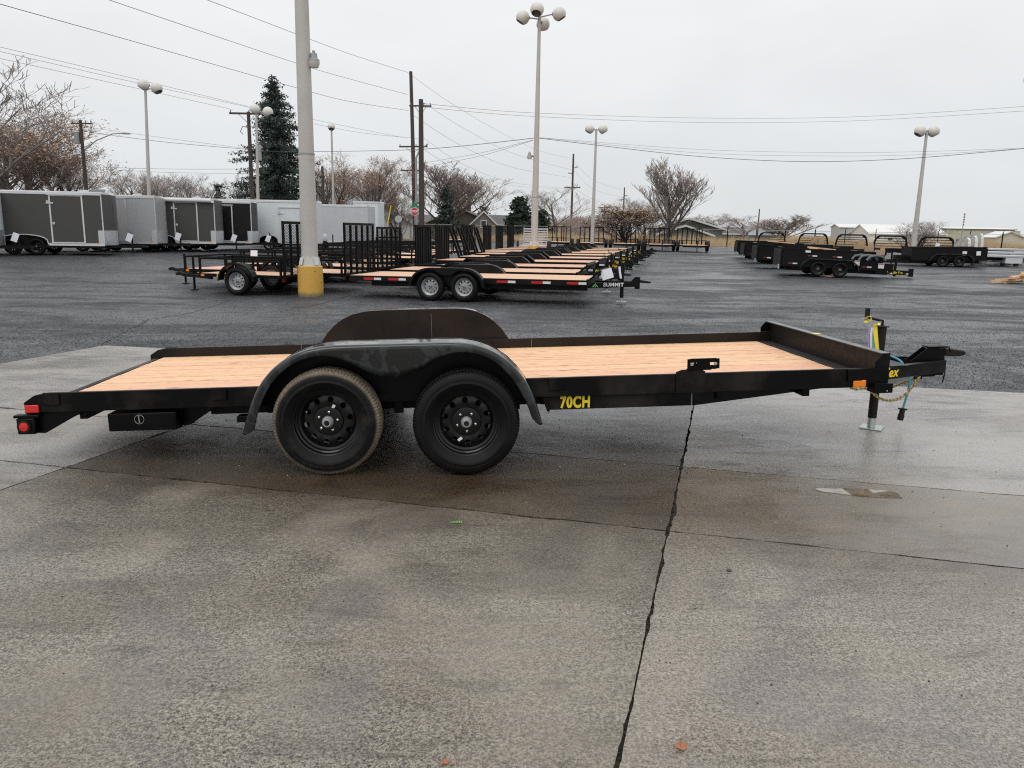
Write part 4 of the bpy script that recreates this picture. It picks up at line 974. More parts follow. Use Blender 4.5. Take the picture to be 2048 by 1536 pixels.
# ================================================================== UTILITY TRAILERS (tongue towards local +x)
def utility(label, loc, rz, L=3.0, W=1.6, H=.42, single=True, gate=1.25, bars=5, silver=True, mesh=True, group='utility trailers with ramp gates', tapeside=1, full=False, railtop=True, decal=None, posts=4, pitch=0., mat='black_tube', solid=False, barw=.022):
    e = thing('utility_trailer', label, 'trailer', loc, rz, group, rot=(0, -pitch, rz)); h = W / 2; zd = .50; xr = -L / 2 - .15; xf = L / 2 - .15
    m = MB().box(xr, xf, -h, -h + .05, zd - .08, zd).box(xr, xf, h - .05, h, zd - .08, zd).box(xr, xr + .05, -h + .05, h - .05, zd - .1, zd).box(xf - .05, xf, -h + .05, h - .05, zd - .08, zd)
    m.build('frame', mat, e)
    m = MB(); n = 8; pw = (W - .1) / n
    for k in range(n): m.box(xr + .05, xf - .05, -h + .052 + k * pw, -h + .048 + (k + 1) * pw, zd - .03, zd + .006)
    tag(m.build('deck_boards', 'deck_far', e, smooth=0), kind='stuff')
    zr = zd + H
    for ya, yb, nm in ((-h, -h + .045, 0), (h - .045, h, 1)):
        MB().box(xr, xf, ya, yb, zr - .045, zr).build('side_rail', mat, e)
        for k in range(posts):
            x = xr + (xf - .05 - xr) * k / (posts - 1); MB().box(x, x + .05, ya + .001, yb - .001, zd + .001, zr - .046).build('rail_post', mat, e)
    MB().box(xf - .045, xf - .0005, -h + .046, h - .046, zr - .045, zr).build('front_rail', mat, e)
    if solid: MB().box(xr, xf, -h + .01, -h + .02, zd, zr - .046).box(xr, xf, h - .02, h - .01, zd, zr - .046).build('side_panel', 'charcoal_panel', e)
    # tongue
    MB().bar((xf - .3, -h + .1, zd - .11), (xf + 1.0, -.03, zd - .1), .05, .08).bar((xf - .3, h - .1, zd - .11), (xf + 1.0, .03, zd - .1), .05, .08).build('tongue', mat, e)
    MB().prism([(xf + .98, zd - .12), (xf + 1.2, zd - .13), (xf + 1.22, zd - .06), (xf + 1.1, zd - .02), (xf + .98, zd - .05)], 'y', -.04, .04).build('coupler', 'plastic_black', e, bevel=.01)
    MB().tube([(xf + .68, .0, .03), (xf + .68, .0, .86)], .032, 10).box(xf + .6, xf + .76, -.08, .08, .004, .02).build('jack', 'black_tube', e)
    xw = (-.18,) if single else (-.55, .27)
    P = [(-.48 + .48 - .48 * math.cos(a), .36 + .43 * math.sin(a)) for a in [k * math.pi / 12 for k in range(0, 13)]]
    for s_ in (-1, 1):
        for x in xw: wheel(e, (x, s_ * (h + .12), .345), silver=silver, full=full and s_ > 0, face=s_, spin=.4)
        m = MB()
        if single:
            for a, b in zip(P, P[1:]): m.bar((a[0] - .18, s_ * (h + .125), a[1]), (b[0] - .18, s_ * (h + .125), b[1]), .24, .01); 
            for a, b in zip(P, P[1:]): m.bar((a[0] - .18, s_ * (h + .25), a[1] - .015), (b[0] - .18, s_ * (h + .25), b[1] - .015), .006, .04)
        else:
            Q = [(-1.05, .42), (-.95, .65), (-.78, .78), (.5, .78), (.67, .65), (.77, .42)]
            for a, b in zip(Q, Q[1:]): m.bar((a[0], s_ * (h + .125), a[1]), (b[0], s_ * (h + .125), b[1]), .24, .01)
            for a, b in zip(Q, Q[1:]): m.bar((a[0], s_ * (h + .25), a[1] - .02), (b[0], s_ * (h + .25), b[1] - .02), .006, .05)
        m.build('fender', 'black_far', e)
    if gate:
        x = xr - .07; zb = zd - .05; g = MB().box(x - .03, x + .03, -h + .02, h - .02, zb + gate - .07, zb + gate).box(x - .025, x + .025, -h + .02, h - .02, zb, zb + .05).build('gate_frame', mat, e)
        for k in range(bars + 1):
            y = -h + .04 + (W - .08) * k / bars; MB().box(x - .028, x + .028, y - barw, y + barw, zb + .051, zb + gate - .071).build('gate_bar', mat, g)
        if mesh:
            mm = MB(); s_ = .07; Lg = W - .1; Hg = gate - .14; n = int((Lg + Hg) / s_)
            for k in range(-int(Hg / s_), int(Lg / s_)):
                for sg in (1, -1):
                    y0 = k * s_; a = max(0, -y0); b = min(Hg, Lg - y0)
                    if b <= a: continue
                    ya, yb = y0 + a, y0 + b
                    if sg < 0: ya, yb = Lg - ya, Lg - yb
                    mm.bar((x + .012 * sg, -h + .05 + ya, zb + .06 + a), (x + .012 * sg, -h + .05 + yb, zb + .06 + b), .006, .006)
            tag(mm.build('gate_mesh', mat, g, smooth=0), kind='stuff')
    for y in (-h + .12, h - .12): MB().box(xr - .012, xr - .001, y - .08, y + .08, zd - .16, zd - .06).build('tail_lamp', 'dull_red', e, smooth=0)
    for y in (-h - .004, h + .001): MB().box(xf - .15, xf - .05, y, y + .003, zd - .07, zd - .01).build('marker_lamp', 'amber', e, smooth=0)
    if decal:
        lettering(decal, 'yellow_decal', e, (xf - .62, h + .003, zd - .045), (rad(90), 0, math.pi), .10, 1.1, .03)
    return e
G180 = GRID + math.pi
def util_at(label, xn, yn, L, W, **k):
    """near rear corner at xn, yn; tongue to the left"""
    ux, uy = math.cos(G180), math.sin(G180)  # local +x in world
    nx, ny = math.sin(-GRID), math.cos(GRID)   # away from camera
    # local rear = -L/2-.15 along ux ; near side is local +y
    cx = xn + ux * (L / 2 + .15) + nx * W / 2; cy = yn + uy * (L / 2 + .15) + ny * W / 2
    return utility(label, onlot(cx, cy), G180, L, W, **k)
util_at('small single axle utility trailer with silver wheel, marked 35SA, nearest beside the yellow lamp base', -5.75, 19.35, 2.3, 1.5, full=True, decal='35SA', H=.40, gate=1.38, bars=4)
util_at('tandem utility trailer behind the 35SA one, mesh gate right of the yellow base', -4.55, 20.75, 4.75, 1.95, single=False, H=.36, gate=1.38, bars=5)
util_at('utility trailer behind the tandem one, mesh gate rising above the front row', -4.25, 24.0, 4.5, 1.95, H=.40, single=False, gate=1.28, bars=5)
util_at('utility trailer in the left cluster with railings, third row back', -4.6, 27.2, 4.2, 1.9, H=.4, gate=0, single=False)
util_at('railed black utility trailer in the left cluster, fourth row back', -3.9, 30.0, 4.6, 1.9, H=.42, gate=0, single=False)
util_at('railed black utility trailer in the left cluster, fifth row back', -3.6, 33.0, 4.6, 1.9, H=.42, gate=0, single=False)
util_at('railed black utility trailer in the left cluster, sixth row back', -3.4, 36.0, 4.6, 1.9, H=.42, gate=0, single=False)
util_at('railed black utility trailer at the back of the left cluster', -3.0, 39.0, 4.6, 1.9, H=.42, gate=0, single=False)
price_tag('small white sheet on the rails behind the 35SA trailer', A(508, 511, 23.0), .2, .3)
# far row, tongues towards the camera
far_u = [(1386, 60.5, 'rightmost of the far utility trailers, gate up, facing the camera'), (1319, 61.5, 'second from right of the far utility trailers facing the camera'),
         (1250, 62.5, 'far utility trailer with gate up in front of the clumpy dark tree'), (1184, 63.5, 'far solid sided utility trailer left of the slim twin lamp post'),
         (1117, 64.5, 'far utility trailer with gate up just right of the aluminium trailer'), (920, 66, 'far utility trailer with gate up in front of the tan gabled house')]
for i, (px, D, lb) in enumerate(far_u):
    p = A(px, 480, D); e = utility(lb, onlot(p.x, p.y), -math.pi / 2 + GRID * .35, 3.6, 2.0, gate=1.3, bars=5, mesh=False, barw=.04, H=.36, group='far utility trailers with raised gates', posts=3, solid=(i == 3))
p = A(1068, 480, 52)
e = utility('silver aluminium utility trailer with horizontally slatted gate behind the four globe lamp post', onlot(p.x, p.y), -math.pi / 2 + GRID * .35, 3.4, 1.75, gate=0, mat='aluminium', H=.4, group=None)
g = MB().box(-.03, .03, -.83, -.78, .5, 1.65).box(-.03, .03, .78, .83, .5, 1.65).box(-.03, .03, -.03, .03, .5, 1.65).build('gate_frame', 'aluminium', e); g.location = (-1.95, 0, 0)
for k in range(7):
    s_ = MB().box(-.02, .02, -.78, .78, .52 + k * .165, .61 + k * .165).build('gate_slat', 'aluminium', e); s_.location = (-1.95, 0, 0)

# ================================================================== ENCLOSED TRAILERS
def enclosed(label, fx, fy, rz, L, W=2.2, z0=.42, z1=2.53, body='charcoal_panel', trim='white_trim', door=None, nose=.2, axles=(-.45, .45), ax=.5, wheels_silver=False, atp=True, roofvent=True, dark_front=None, window=False, single=False, awning=False):
    """near (local -y) front corner of the side at fx, fy"""
    c_, s_ = math.cos(rz), math.sin(rz)
    cx = fx - c_ * L / 2 - s_ * W / 2; cy = fy - s_ * L / 2 + c_ * W / 2
    e = thing('cargo_trailer', label, 'trailer', onlot(cx, cy), rz, 'enclosed cargo trailers along the left'); h = W / 2; xr, xf = -L / 2, L / 2
    xw = xr + L * (1 - ax) * .9 if False else L * .03
    # body with wheel arch notch in the side skin
    arch = []; aw = .95 if not single else .5
    for k in range(13):
        a = math.pi - k * math.pi / 12; arch.append((xw + aw * math.cos(a), z0 + .40 * math.sin(a) ** .6 if 0 < k < 12 else z0))
    side = [(xr, z0)] + arch + [(xf, z0), (xf, z1), (xr, z1)]
    m = MB()
    m.prism(side, 'y', -h, -h + .03)
    m.prism([(xr, z0), (xf, z0), (xf, z1), (xr, z1)], 'y', h - .03, h)
    m.box(xr, xr + .03, -h + .0301, h - .0301, z0, z1)
    m.build('body', body, e)
    npoly = [(xf, -h), (xf + nose * .85, -.32), (xf + nose, -.2), (xf + nose, .2), (xf + nose * .85, .32), (xf, h)]
    MB().prism(npoly, 'z', z0 + .001, z1 - .001).build('nose', dark_front or body, e)
    MB().prism([(xr - .02, z1 - .0), (xr - .02, z1 + .05), (xr + .1, z1 + .09), (xf + .05, z1 + .09), (xf + .06, z1)], 'y', -h + .05, h - .05).prism([(xf + .06, z1), (xf + .05, z1 + .09), (xf + nose - .1, z1 + .06), (xf + nose, z1)], 'y', -.3, .3).build('roof', trim, e)
    MB().box(xr - .02, xf + .01, -h - .02, -h + .049, z1 - .06, z1 + .06).build('roof_trim', trim, e, bevel=.012)
    MB().box(xr, xw - aw, -h - .012, -h - .001, z0 - .03, z0 + .08).build('skirt_trim', trim, e); MB().box(xw + aw, xf, -h - .012, -h - .001, z0 - .03, z0 + .08).build('skirt_trim', trim, e)
    m = MB()
    for (xa, za), (xb, zb) in zip(arch, arch[1:]): m.bar((xa, -h - .02, za + .015), (xb, -h - .02, zb + .015), .07, .03)
    m.build('wheel_arch', trim if not single else 'plastic_black', e)
    MB().box(xf - .03, xf + .012, -h - .014, -h - .001, z0 + .081, z1 - .061).build('corner_trim', trim, e); MB().box(xr - .01, xr + .03, -h - .014, -h - .001, z0 + .081, z1 - .061).build('corner_trim', trim, e)
    MB().box(xr + .1, xf, -h + .05, h - .05, z0 - .12, z0 - .001).build('chassis', 'black_far', e)
    if atp:
        MB().box(xf - .22, xf - .031, -h - .01, -h - .002, z0, z0 + .62).build('stone_guard', 'aluminium', e)
        q = [(xf + .002, -h - .006), (xf + nose * .85, -.326), (xf + nose + .006, -.2), (xf + nose + .006, .2), (xf + nose * .85, .326)]
        m = MB()
        for a, b in zip(q, q[1:]): m.bar((a[0], a[1], z0 + .31), (b[0], b[1], z0 + .31), .008, .62)
        m.build('stone_guard', 'aluminium', e)
    rv_ = MB(); x = xr + .25
    while x < xf - .25:
        if abs(x - xw) > aw:
            z = z0 + .14
            while z < z1 - .1:
                if door is None or not (xf + door[0] - .1 < x < xf + door[1] + .1): rv_.box(x - .007, x + .007, -h - .003, -h - .0003, z - .007, z + .007)
                z += .16
        x += .41
    tag(rv_.build('rivets', 'lamp_grey', e, smooth=0), kind='stuff')
    # panel seams with screws
    for k in range(1, int(L / 1.2)):
        x = xr + k * 1.2
        if abs(x - xw) > aw and (door is None or not (door[0] - .1 < x - xf < door[1] + .1)): MB().box(x, x + .02, -h - .004, -h - .0005, z0 + .06, z1 - .07).build('panel_seam', body, e, smooth=0)
    if door:
        a, b, zt = xf + door[0], xf + door[1], z0 + door[2]; zb = z0 + .12
        d_ = MB().box(a, b, -h - .022, -h - .002, zb, zt).build('door', door[3] if len(door) > 3 else body, e)
        MB().box(a - .06, a, -h - .03, -h - .001, zb - .05, zt + .05).box(b, b + .06, -h - .03, -h - .001, zb - .05, zt + .05).box(a, b, -h - .03, -h - .001, zt, zt + .05).box(a, b, -h - .03, -h - .001, zb - .05, zb).box(a - .14, b + .1, -h - .06, -h - .0305, zt + .04, zt + .08).build('door_frame', 'white_trim' if trim == 'white_trim' else trim, d_)
        MB().box(a - .16, a + .12, -h - .055, -h - .031, zt - .32, zt - .26).box(a - .14, a - .08, -h - .05, -h - .031, zt - .26, zt - .18).build('door_bar', 'aluminium', d_)
        MB().box(a + .02, a + .12, -h - .045, -h - .023, zb + .72, zb + .82).build('door_handle', 'chrome', d_)
    for x in ((xw - .45, xw + .45) if not single else (xw,)):
        wheel(e, (x, -h + .12, .345), silver=wheels_silver, full=False, spin=.3)
        wheel(e, (x, h - .12, .345), silver=wheels_silver, full=False, face=1)
    MB().box(xw - aw, xw + aw, -h + .26, -h + .3, z0 - .05, z0 + .5).build('wheel_well', 'dark_panel', e)
    MB().bar((xf - .3, -.55, z0 - .06), (xf + nose + 1.0, -.04, z0 - .06), .06, .12).bar((xf - .3, .55, z0 - .06), (xf + nose + 1.0, .04, z0 - .06), .06, .12).build('tongue', 'black_far', e)
    MB().prism([(xf + nose + .95, z0 - .1), (xf + nose + 1.2, z0 - .1), (xf + nose + 1.2, z0 - .03), (xf + nose + .95, z0 + .02)], 'y', -.05, .05).build('coupler', 'plastic_black', e)
    MB().tube([(xf + nose + .62, 0, .08), (xf + nose + .62, 0, .92)], .035, 10).tube([(xf + nose + .62, 0, .92), (xf + nose + .55, 0, 1.0)], .015, 6).box(xf + nose + .54, xf + nose + .7, -.08, .08, .03, .05).build('jack', 'plastic_black', e)
    if roofvent: MB().prism([(xf - 1.2, z1 + .09), (xf - .8, z1 + .09), (xf - .85, z1 + .2), (xf - 1.12, z1 + .17)], 'y', -.2, .2).build('roof_vent', 'white_trim', e)
    MB().box(xf - .3, xf - .2, -h - .02, -h - .013, z0 + .06, z0 + .11).build('marker_lamp', 'amber', e, smooth=0)
    if awning: MB().tube([(xr + .2, -h - .09, z1 - .03), (xf - .1, -h - .09, z1 - .03)], .10, 12).box(xf - .1, xf + .02, -h - .19, -h - .015, z1 - .14, z1 + .08).build('awning', 'white_trim', e)
    if window: MB().box(xr + L * .45, xr + L * .45 + .5, -h - .012, -h - .001, z1 - .45, z1 - .2).build('vent_window', 'window_dark', e)
    if dark_front: MB().box(xf - 2.2, xf - .22, -h - .004, -h - .0005, z0 + .05, z1 - .06).build('dark_panel', 'dark_panel', e)
    # white sheet of paper on jack
    a = (xf + nose + .60)
    lx, ly = a, -.06; wx = cx + lx * c_ - ly * s_; wy = cy + lx * s_ + ly * c_
    return e, Vector((wx, wy, zg(wx, wy) + .72))
def front_pt(px, D): p = A(px, hor(px), D); return p.x, p.y
ER = rad(12)
E_ = [
    (-36, 31.0, dict(L=6.0, body='white_panel', door=None), 'white enclosed trailer cut off by the left edge of the photo', 'white paper sheet on the jack in front of the dark trailer wheels', 0),
    (206, 33.4, dict(L=6.6, body='charcoal_panel', door=(-1.95, -.78, 2.0)), 'large charcoal enclosed trailer with framed side door, frontmost at left', 'white paper sheet on the jack before the silver trailer', 0),
    (312, 37.2, dict(L=6.0, body='silver_panel', door=(-2.2, -1.3, 2.0, 'silver_panel'), trim='aluminium'), 'silver enclosed trailer between the two charcoal ones', 'white paper sheet on the jack before the second charcoal trailer', 0),
    (430, 39.6, dict(L=6.0, body='charcoal_panel', door=(-1.85, -.85, 1.95), awning=True, roofvent=True), 'charcoal enclosed trailer with rolled white awning behind the silver one', 'white paper sheet on the jack before the black door', 0),
    (503, 42.5, dict(L=6.0, body='dark_panel', door=(-1.95, -1.0, 1.9, 'dark_panel'), dark_front='dark_panel'), 'black fronted enclosed trailer with white roof next to the tall white one', 'white paper sheet on the jack before the silver spoked wheel', 0),
]
for px, D, k, lb, tl, _ in E_:
    fx, fy = front_pt(px, D); e, tp = enclosed(lb, fx, fy, ER, **k); price_tag(tl, tp + Vector((-.06, -.05, .02)), .24, .36, .2, rad(20))
fx, fy = front_pt(630, 45.5); e, tp = enclosed('long white enclosed trailer with black arch over a chrome wheel behind the lamp pole', fx, fy, rad(4), 5.6, body='white_panel', door=(-1.9, -.9, 1.95, 'white_panel'), z1=2.75, single=True, wheels_silver=True, atp=False, roofvent=False)
fx, fy = front_pt(735, 52); e, tp = enclosed('pale grey enclosed trailer with small black window right of the lamp pole', fx, fy, rad(3), 7.6, body='pale_panel', z1=2.75, window=True, roofvent=False, atp=False, nose=.35)
fx, fy = front_pt(757, 60); e, tp = enclosed('white enclosed trailer mostly hidden behind the pale grey one', fx, fy, rad(-2), 1.9, body='white_panel', z0=.7, z1=3.2, single=True, roofvent=False, atp=False, nose=.2)
# solar lamp on roof of first
sp_ = A(195, 386, 34.0); e = thing('solar_panel', 'small tilted solar panel standing on the charcoal trailer roof', 'solar panel', sp_, .2)
MB().box(-.28, .28, -.2, .2, .02, .05, Matrix.Rotation(rad(35), 4, 'X')).build('panel', 'steel_grey', e); MB().tube([(-.2, .1, .06), (-.24, .2, -.15)], .015, 6).tube([(.2, .1, .06), (.24, .2, -.15)], .015, 6).build('frame', 'aluminium', e)
# propane tank + white stand behind post
p = A(650, 468, 50); e = thing('propane_tank', 'white propane tank on the trailer tongue right of the lamp pole', 'tank', (p.x, p.y, zg(p.x, p.y) + .55)); MB().lathe([(.0001, 0), (.13, .02), (.155, .08), (.155, .36), (.13, .43), (.0001, .46)], 18, 'z').build('tank_body', 'white_trim', e); MB().lathe([(.07, .45), (.07, .52)], 12, 'z').build('valve_collar', 'white_trim', e)

# ================================================================== DUMP TRAILERS
def dump(label, cx, cy, rz, L=4.3, W=2.0, zb=.34, zt=1.02, pitch=0., load=None, full=True, scale=1., decals=True):
    e = thing('dump_trailer', label, 'trailer', onlot(cx, cy), rz, 'black dump trailers at the right', rot=(0, -pitch, rz), scale=scale); h = W / 2
    xr, xf = -L / 2 + .1, L / 2 + .1
    MB().box(xr, xf, -h, -h + .03, zb, zt).box(xr, xf, h - .03, h, zb, zt).box(xf - .03, xf, -h + .0301, h - .0301, zb, zt).box(xr + .02, xf - .031, -h + .0301, h - .0301, zb, zb + .04).build('bed', 'black_far', e)
    MB().box(xr - .02, xf + .02, -h - .03, -h + .04, zt + .001, zt + .05).box(xr - .02, xf + .02, h - .04, h + .03, zt + .001, zt + .05).build('top_rail', 'black_far', e)
    for k in range(6):
        x = xr + .03 + k * (L - .12) / 5; 
        if abs(x) > .95: MB().box(x, x + .07, -h - .035, -h - .001, zb, zt).build('rib', 'black_far', e)
    for s_ in (-.5, .5):
        MB().box(xr - .06, xr - .02, s_ * W - s_ * W * .5 - h * .49, s_ * W - s_ * W * .5 + h * .49, zb, zt - .02).build('gate_leaf', 'black_far', e)
    MB().box(xr - .1, xr - .061, -h + .05, -h + .35, zb - .12, zb + .06).build('hinge_plate', 'zinc', e)
    P = [(-1.12, .30), (-1.05, .5), (-.80, .70), (.80, .70), (1.05, .5), (1.12, .30)]
    for sgn in (-1, 1):
        m = MB()
        for a, b in zip(P, P[1:]): m.bar((a[0], sgn * (h + .11), a[1]), (b[0], sgn * (h + .11), b[1]), .22, .02)
        for a, b in zip(P, P[1:]): m.bar((a[0], sgn * (h + .22), a[1] - .01), (b[0], sgn * (h + .22), b[1] - .01), .012, .05)
        m.build('fender', 'fender_paint', e)
    for x in (-.42, .42):
        wheel(e, (x, -h - .10, .30), full=True, spin=.5, R=.30); wheel(e, (x, h + .10, .30), full=True, face=1, R=.30)
    MB().box(xr + .2, xf + .3, -h + .35, -h + .43, zb - .16, zb - .001).box(xr + .2, xf + .3, h - .43, h - .35, zb - .16, zb - .001).build('chassis', 'black_far', e)
    MB().bar((xf - .2, -h + .3, zb - .06), (xf + 1.35, -.12, zb - .06), .08, .17).bar((xf - .2, h - .3, zb - .06), (xf + 1.35, .12, zb - .06), .08, .17).box(xf + 1.3, xf + 1.42, -.14, .14, zb - .2, zb + .12).build('tongue', 'black_far', e)
    MB().tube([(xf + .75, 0, .12), (xf + .75, 0, .85)], .05, 10).build('jack', 'black_far', e)
    MB().box(xf + .1, xf + .6, -.3, .3, zb + .03, zb + .28).build('pump_box', 'black_far', e, bevel=.01)
    if decals:
        yl = -h - .0365
        for x in (xr + .25, -.85, .1, 1.25): 
            zz = zb + .1 if abs(x) > .9 else zt - .25
            MB().box(x, x + .18, yl - .003, yl, zz, zz + .05).build('reflector', 'dull_red', e, smooth=0); MB().box(x + .185, x + .36, yl - .003, yl, zz, zz + .05).build('reflector', 'white_reflector', e, smooth=0)
        for x, z0_, s_ in ((1.25 - .3, zb + .17, .2), (1.85, zb + .1, .22)):
            q = MB().box(x, x + s_, yl - .004, yl, z0_, z0_ + .2).build('warning_label', 'white_decal', e, smooth=0)
            MB().box(x + .01, x + s_ - .01, yl - .006, yl - .0045, z0_ + .15, z0_ + .19).build('label_stripe', 'red_reflector', q, smooth=0)
        MB().box(-.95, -.75, yl - .004, yl, zt - .10, zt - .02).build('label', 'white_decal', e, smooth=0)
        ang = math.atan2(h - .42, 1.55); R_ = Matrix.Rotation(ang, 4, 'Z') @ Matrix.Rotation(rad(90), 4, 'X')
        for f_, tx, sz in ((.25, '14LP', .14), (.62, 'Big Tex', .12)):
            p = Vector((xf - .2, -h + .3, zb - .06)).lerp(Vector((xf + 1.35, -.12, zb - .06)), f_) + Vector((math.sin(ang), -math.cos(ang), 0)) * .043
            lettering(tx, 'yellow_decal', e, p, R_.to_euler(), sz, 1, .03)
        for f_ in (.42, .85):
            p = Vector((xf - .2, -h + .3, zb - .09)).lerp(Vector((xf + 1.35, -.12, zb - .09)), f_) + Vector((math.sin(ang), -math.cos(ang), 0)) * .043
            d = Vector((math.cos(ang), math.sin(ang), 0)); MB().bar(p - d * .08, p, .004, .05).build('reflector', 'dull_red', e, smooth=0); MB().bar(p, p + d * .08, .004, .05).build('reflector', 'white_reflector', e, smooth=0)
    return e
DY = rad(-10)
def at_near(px, D, W=2.0):  # wheel centre px on near side
    p = A(px, hor(px), D); return p.x - math.sin(DY) * (W / 2 + .1), p.y + math.cos(DY) * (W / 2 + .1)
d_ = [(1652, 31.4, 'black dump trailer loaded with boards and grey fender pieces, nearest in the right group'), (1600, 37.0, 'black dump trailer second back in the right group'),
      (1562, 43.0, 'black dump trailer third back in the right group'), (1540, 48.5, 'black dump trailer farthest back in the right group')]
d_[0] = (1664, *d_[0][1:])
for i, (px, D, lb) in enumerate(d_):
    x, y = at_near(px, D); dump(lb, x, y, DY, L=3.85, W=1.9, pitch=rad(-1.6))
x, y = at_near(1908, 43.2); e = dump('black dump trailer facing left with a rounded fender, right of the others', x, y, DY + math.pi, L=3.8, W=1.9, pitch=rad(-1.2), decals=False)
for x in (-1.4, -.7): MB().box(x - .1, x + .12, .99, .995, .62, .84).build('warning_label', 'white_decal', e, smooth=0)
# boards, cardboard and fender pieces on the dump trailers
def board(label, a, b, w_, t_, mat='lumber', group='loose boards on the dump trailers', name='board', cat='board'):
    return tag(MB().bar(a, b, w_, t_).build(name, mat, smooth=0), label, cat, group)
def on(px, py, D): return A(px, py, D)
board('long pale board across the front of the nearest dump trailer', on(1650, 501, 31.9), on(1706, 507, 31.5), .2, .05)
board('pale board lying slanted on the nearest dump trailer load', on(1615, 494, 32.2), on(1672, 500, 31.8), .22, .05)
board('short pale board crossing beneath the slanted one', on(1618, 497, 32.0), on(1636, 499, 31.9), .16, .05)
board('long pale board on top of the third dump trailer', on(1536, 482, 43.5), on(1590, 487, 43.2), .25, .06)
board('pale board under the wheels of the nearest dump trailer', G(1632, 552) + Vector((0, 0, .03)), G(1668, 554) + Vector((0, 0, .03)), .18, .05)
def carton(label, px, py, D, s_, tilt=0):
    p = on(px, py, D); m = MB().box(-s_ * .5, s_ * .5, -s_ * .4, s_ * .4, 0, s_ * .8).box(s_ * .1, s_ * .5, -s_ * .3, s_ * .3, s_ * .801, s_ * 1.15)
    o = m.build('carton', 'cardboard', smooth=0); o.location = p; o.rotation_euler = (0, tilt, .3); return tag(o, label, 'carton', 'cardboard pieces on the dump trailers')
carton('torn cardboard block left on the second dump trailer', 1629, 486, 37.5, .27); carton('cardboard block right of the torn one on the second dump trailer', 1641, 487, 37.4, .25)
carton('tall cardboard piece standing on the nearest dump trailer', 1718, 498, 32.6, .32); carton('square cardboard box on the nearest dump trailer front', 1738, 503, 32.0, .27)
carton('small cardboard box at the front edge of the nearest dump trailer', 1761, 510, 31.0, .24)
for i, (px, lb) in enumerate(((1722, 'grey rounded fender piece at left on the nearest dump load'), (1736, 'grey rounded fender piece in the middle of the nearest dump load'), (1752, 'grey rounded fender piece at right on the nearest dump load'))):
    p = on(px, 513 + i, 31.3 - .2 * i); m = MB()
    m.tube([(p.x - .35, p.y, p.z - .12), (p.x - .25, p.y, p.z + .02), (p.x, p.y, p.z + .07), (p.x + .28, p.y, p.z + .03), (p.x + .38, p.y, p.z - .12)], .05, 8)
    tag(m.build('fender_piece', 'tarp_grey'), lb, 'fender', 'grey fender pieces')
# lumber heap at the right edge
hp = G(2032, 566)
heap = [(-.55, 0, .05, .9, 0), (-.1, .1, .05, .9, .3), (-.45, -.05, .12, .7, -.25), (.15, 0, .14, .9, .15), (-.1, -.1, .22, .7, .5), (.3, .1, .24, .8, -.2), (.35, -.05, .33, .6, .35), (.6, .1, .40, .7, -.4), (.8, 0, .1, .9, .6)]
pos = ['lowest left', 'lowest middle', 'left upper', 'middle layer', 'slanted upper middle', 'second layer right', 'near top', 'topmost', 'lowest right']
for (dx, dy, dz, L, rz), ps in zip(heap, pos):
    c = hp + Vector((dx, dy, dz)); d = Vector((math.cos(rz), math.sin(rz), .06)) * L / 2
    board(ps + ' orange brown timber in the heap at the right edge of the lot', c - d, c + d, .16, .08, 'lumber', 'timber heap at the right edge', 'timber', 'timber')

# ================================================================== TRUCK BEDS WITH HEADACHE RACKS
def truckbed(label, loc, rz, mat='black_far', L=2.6, W=2.15, zb=.75, rh=.72, group='black truck beds behind the dump trailers', slats=4, deckmat=None):
    e = thing('truck_bed', label, 'truck bed', loc, rz, group); h = W / 2
    MB().box(-L, 0, -h, h, zb - .12, zb).build('deck', deckmat or mat, e, bevel=.01)
    MB().box(-L + .3, -.2, -.45, -.37, zb - .3, zb - .121).box(-L + .3, -.2, .37, .45, zb - .3, zb - .121).build('sill', 'black_far', e)
    MB().box(-L - .03, -L - .001, -h, h, zb - .24, zb - .001).build('tail_plate', mat, e)
    for s_ in (-1, 1): MB().box(-L + .1, -L + 1.0, min(s_ * h * .6, s_ * h * .98), max(s_ * h * .6, s_ * h * .98), zb - .45, zb - .301 + .17).build('toolbox', mat, e)
    pts = [(0, -h + .05, zb), (0, -h + .14, zb + rh * .62), (0, -h + .22, zb + rh * .88), (0, -h + .38, zb + rh), (0, h - .38, zb + rh), (0, h - .22, zb + rh * .88), (0, h - .14, zb + rh * .62), (0, h - .05, zb)]
    m = MB()
    for a, b in zip(pts, pts[1:]): m.bar(a, b, .10, .15, up=(1, 0, 0))
    m.prism([(-h + .15, zb + rh * .6), (-h + .45, zb + rh * .95), (-h + .3, zb + rh * .97), (-h + .16, zb + rh * .8)], 'x', -.03, .03); m.prism([(h - .15, zb + rh * .6), (h - .16, zb + rh * .8), (h - .3, zb + rh * .97), (h - .45, zb + rh * .95)], 'x', -.03, .03)
    r_ = m.build('headache_rack', mat, e)
    for k in range(slats):
        z = zb + .08 + k * (rh - .26) / (slats - 1); MB().box(-.02, .02, -h + .14 + .1 * (k == slats - 1), h - .14 - .1 * (k == slats - 1), z, z + .045).build('rack_slat', mat, r_)
    for y in (-.8, .8):
        for x in (-L + .2, -.5): MB().box(x, x + .2, y - .1, y + .1, 0, zb - .301).build('timber_block', 'pole_wood', e)
    return e
for px, D, lb in ((1544, 62, 'black truck bed with arched rack, leftmost of five, beside the grass field'), (1627, 58, 'black truck bed with arched rack, second of five, behind cardboard blocks'),
                  (1704, 54.5, 'black truck bed with arched rack, middle of the five'), (1782, 51.5, 'black truck bed with arched rack left of the bare bush'), (1874, 48.5, 'black truck bed with arched rack and a white sheet, rightmost of five')):
    p = A(px, hor(px), D); sc_ = 54 * D / 1555 / 2.15
    e = truckbed(lb, onlot(p.x, p.y), math.pi / 2 + rad(-14), rh=.74, zb=.78)
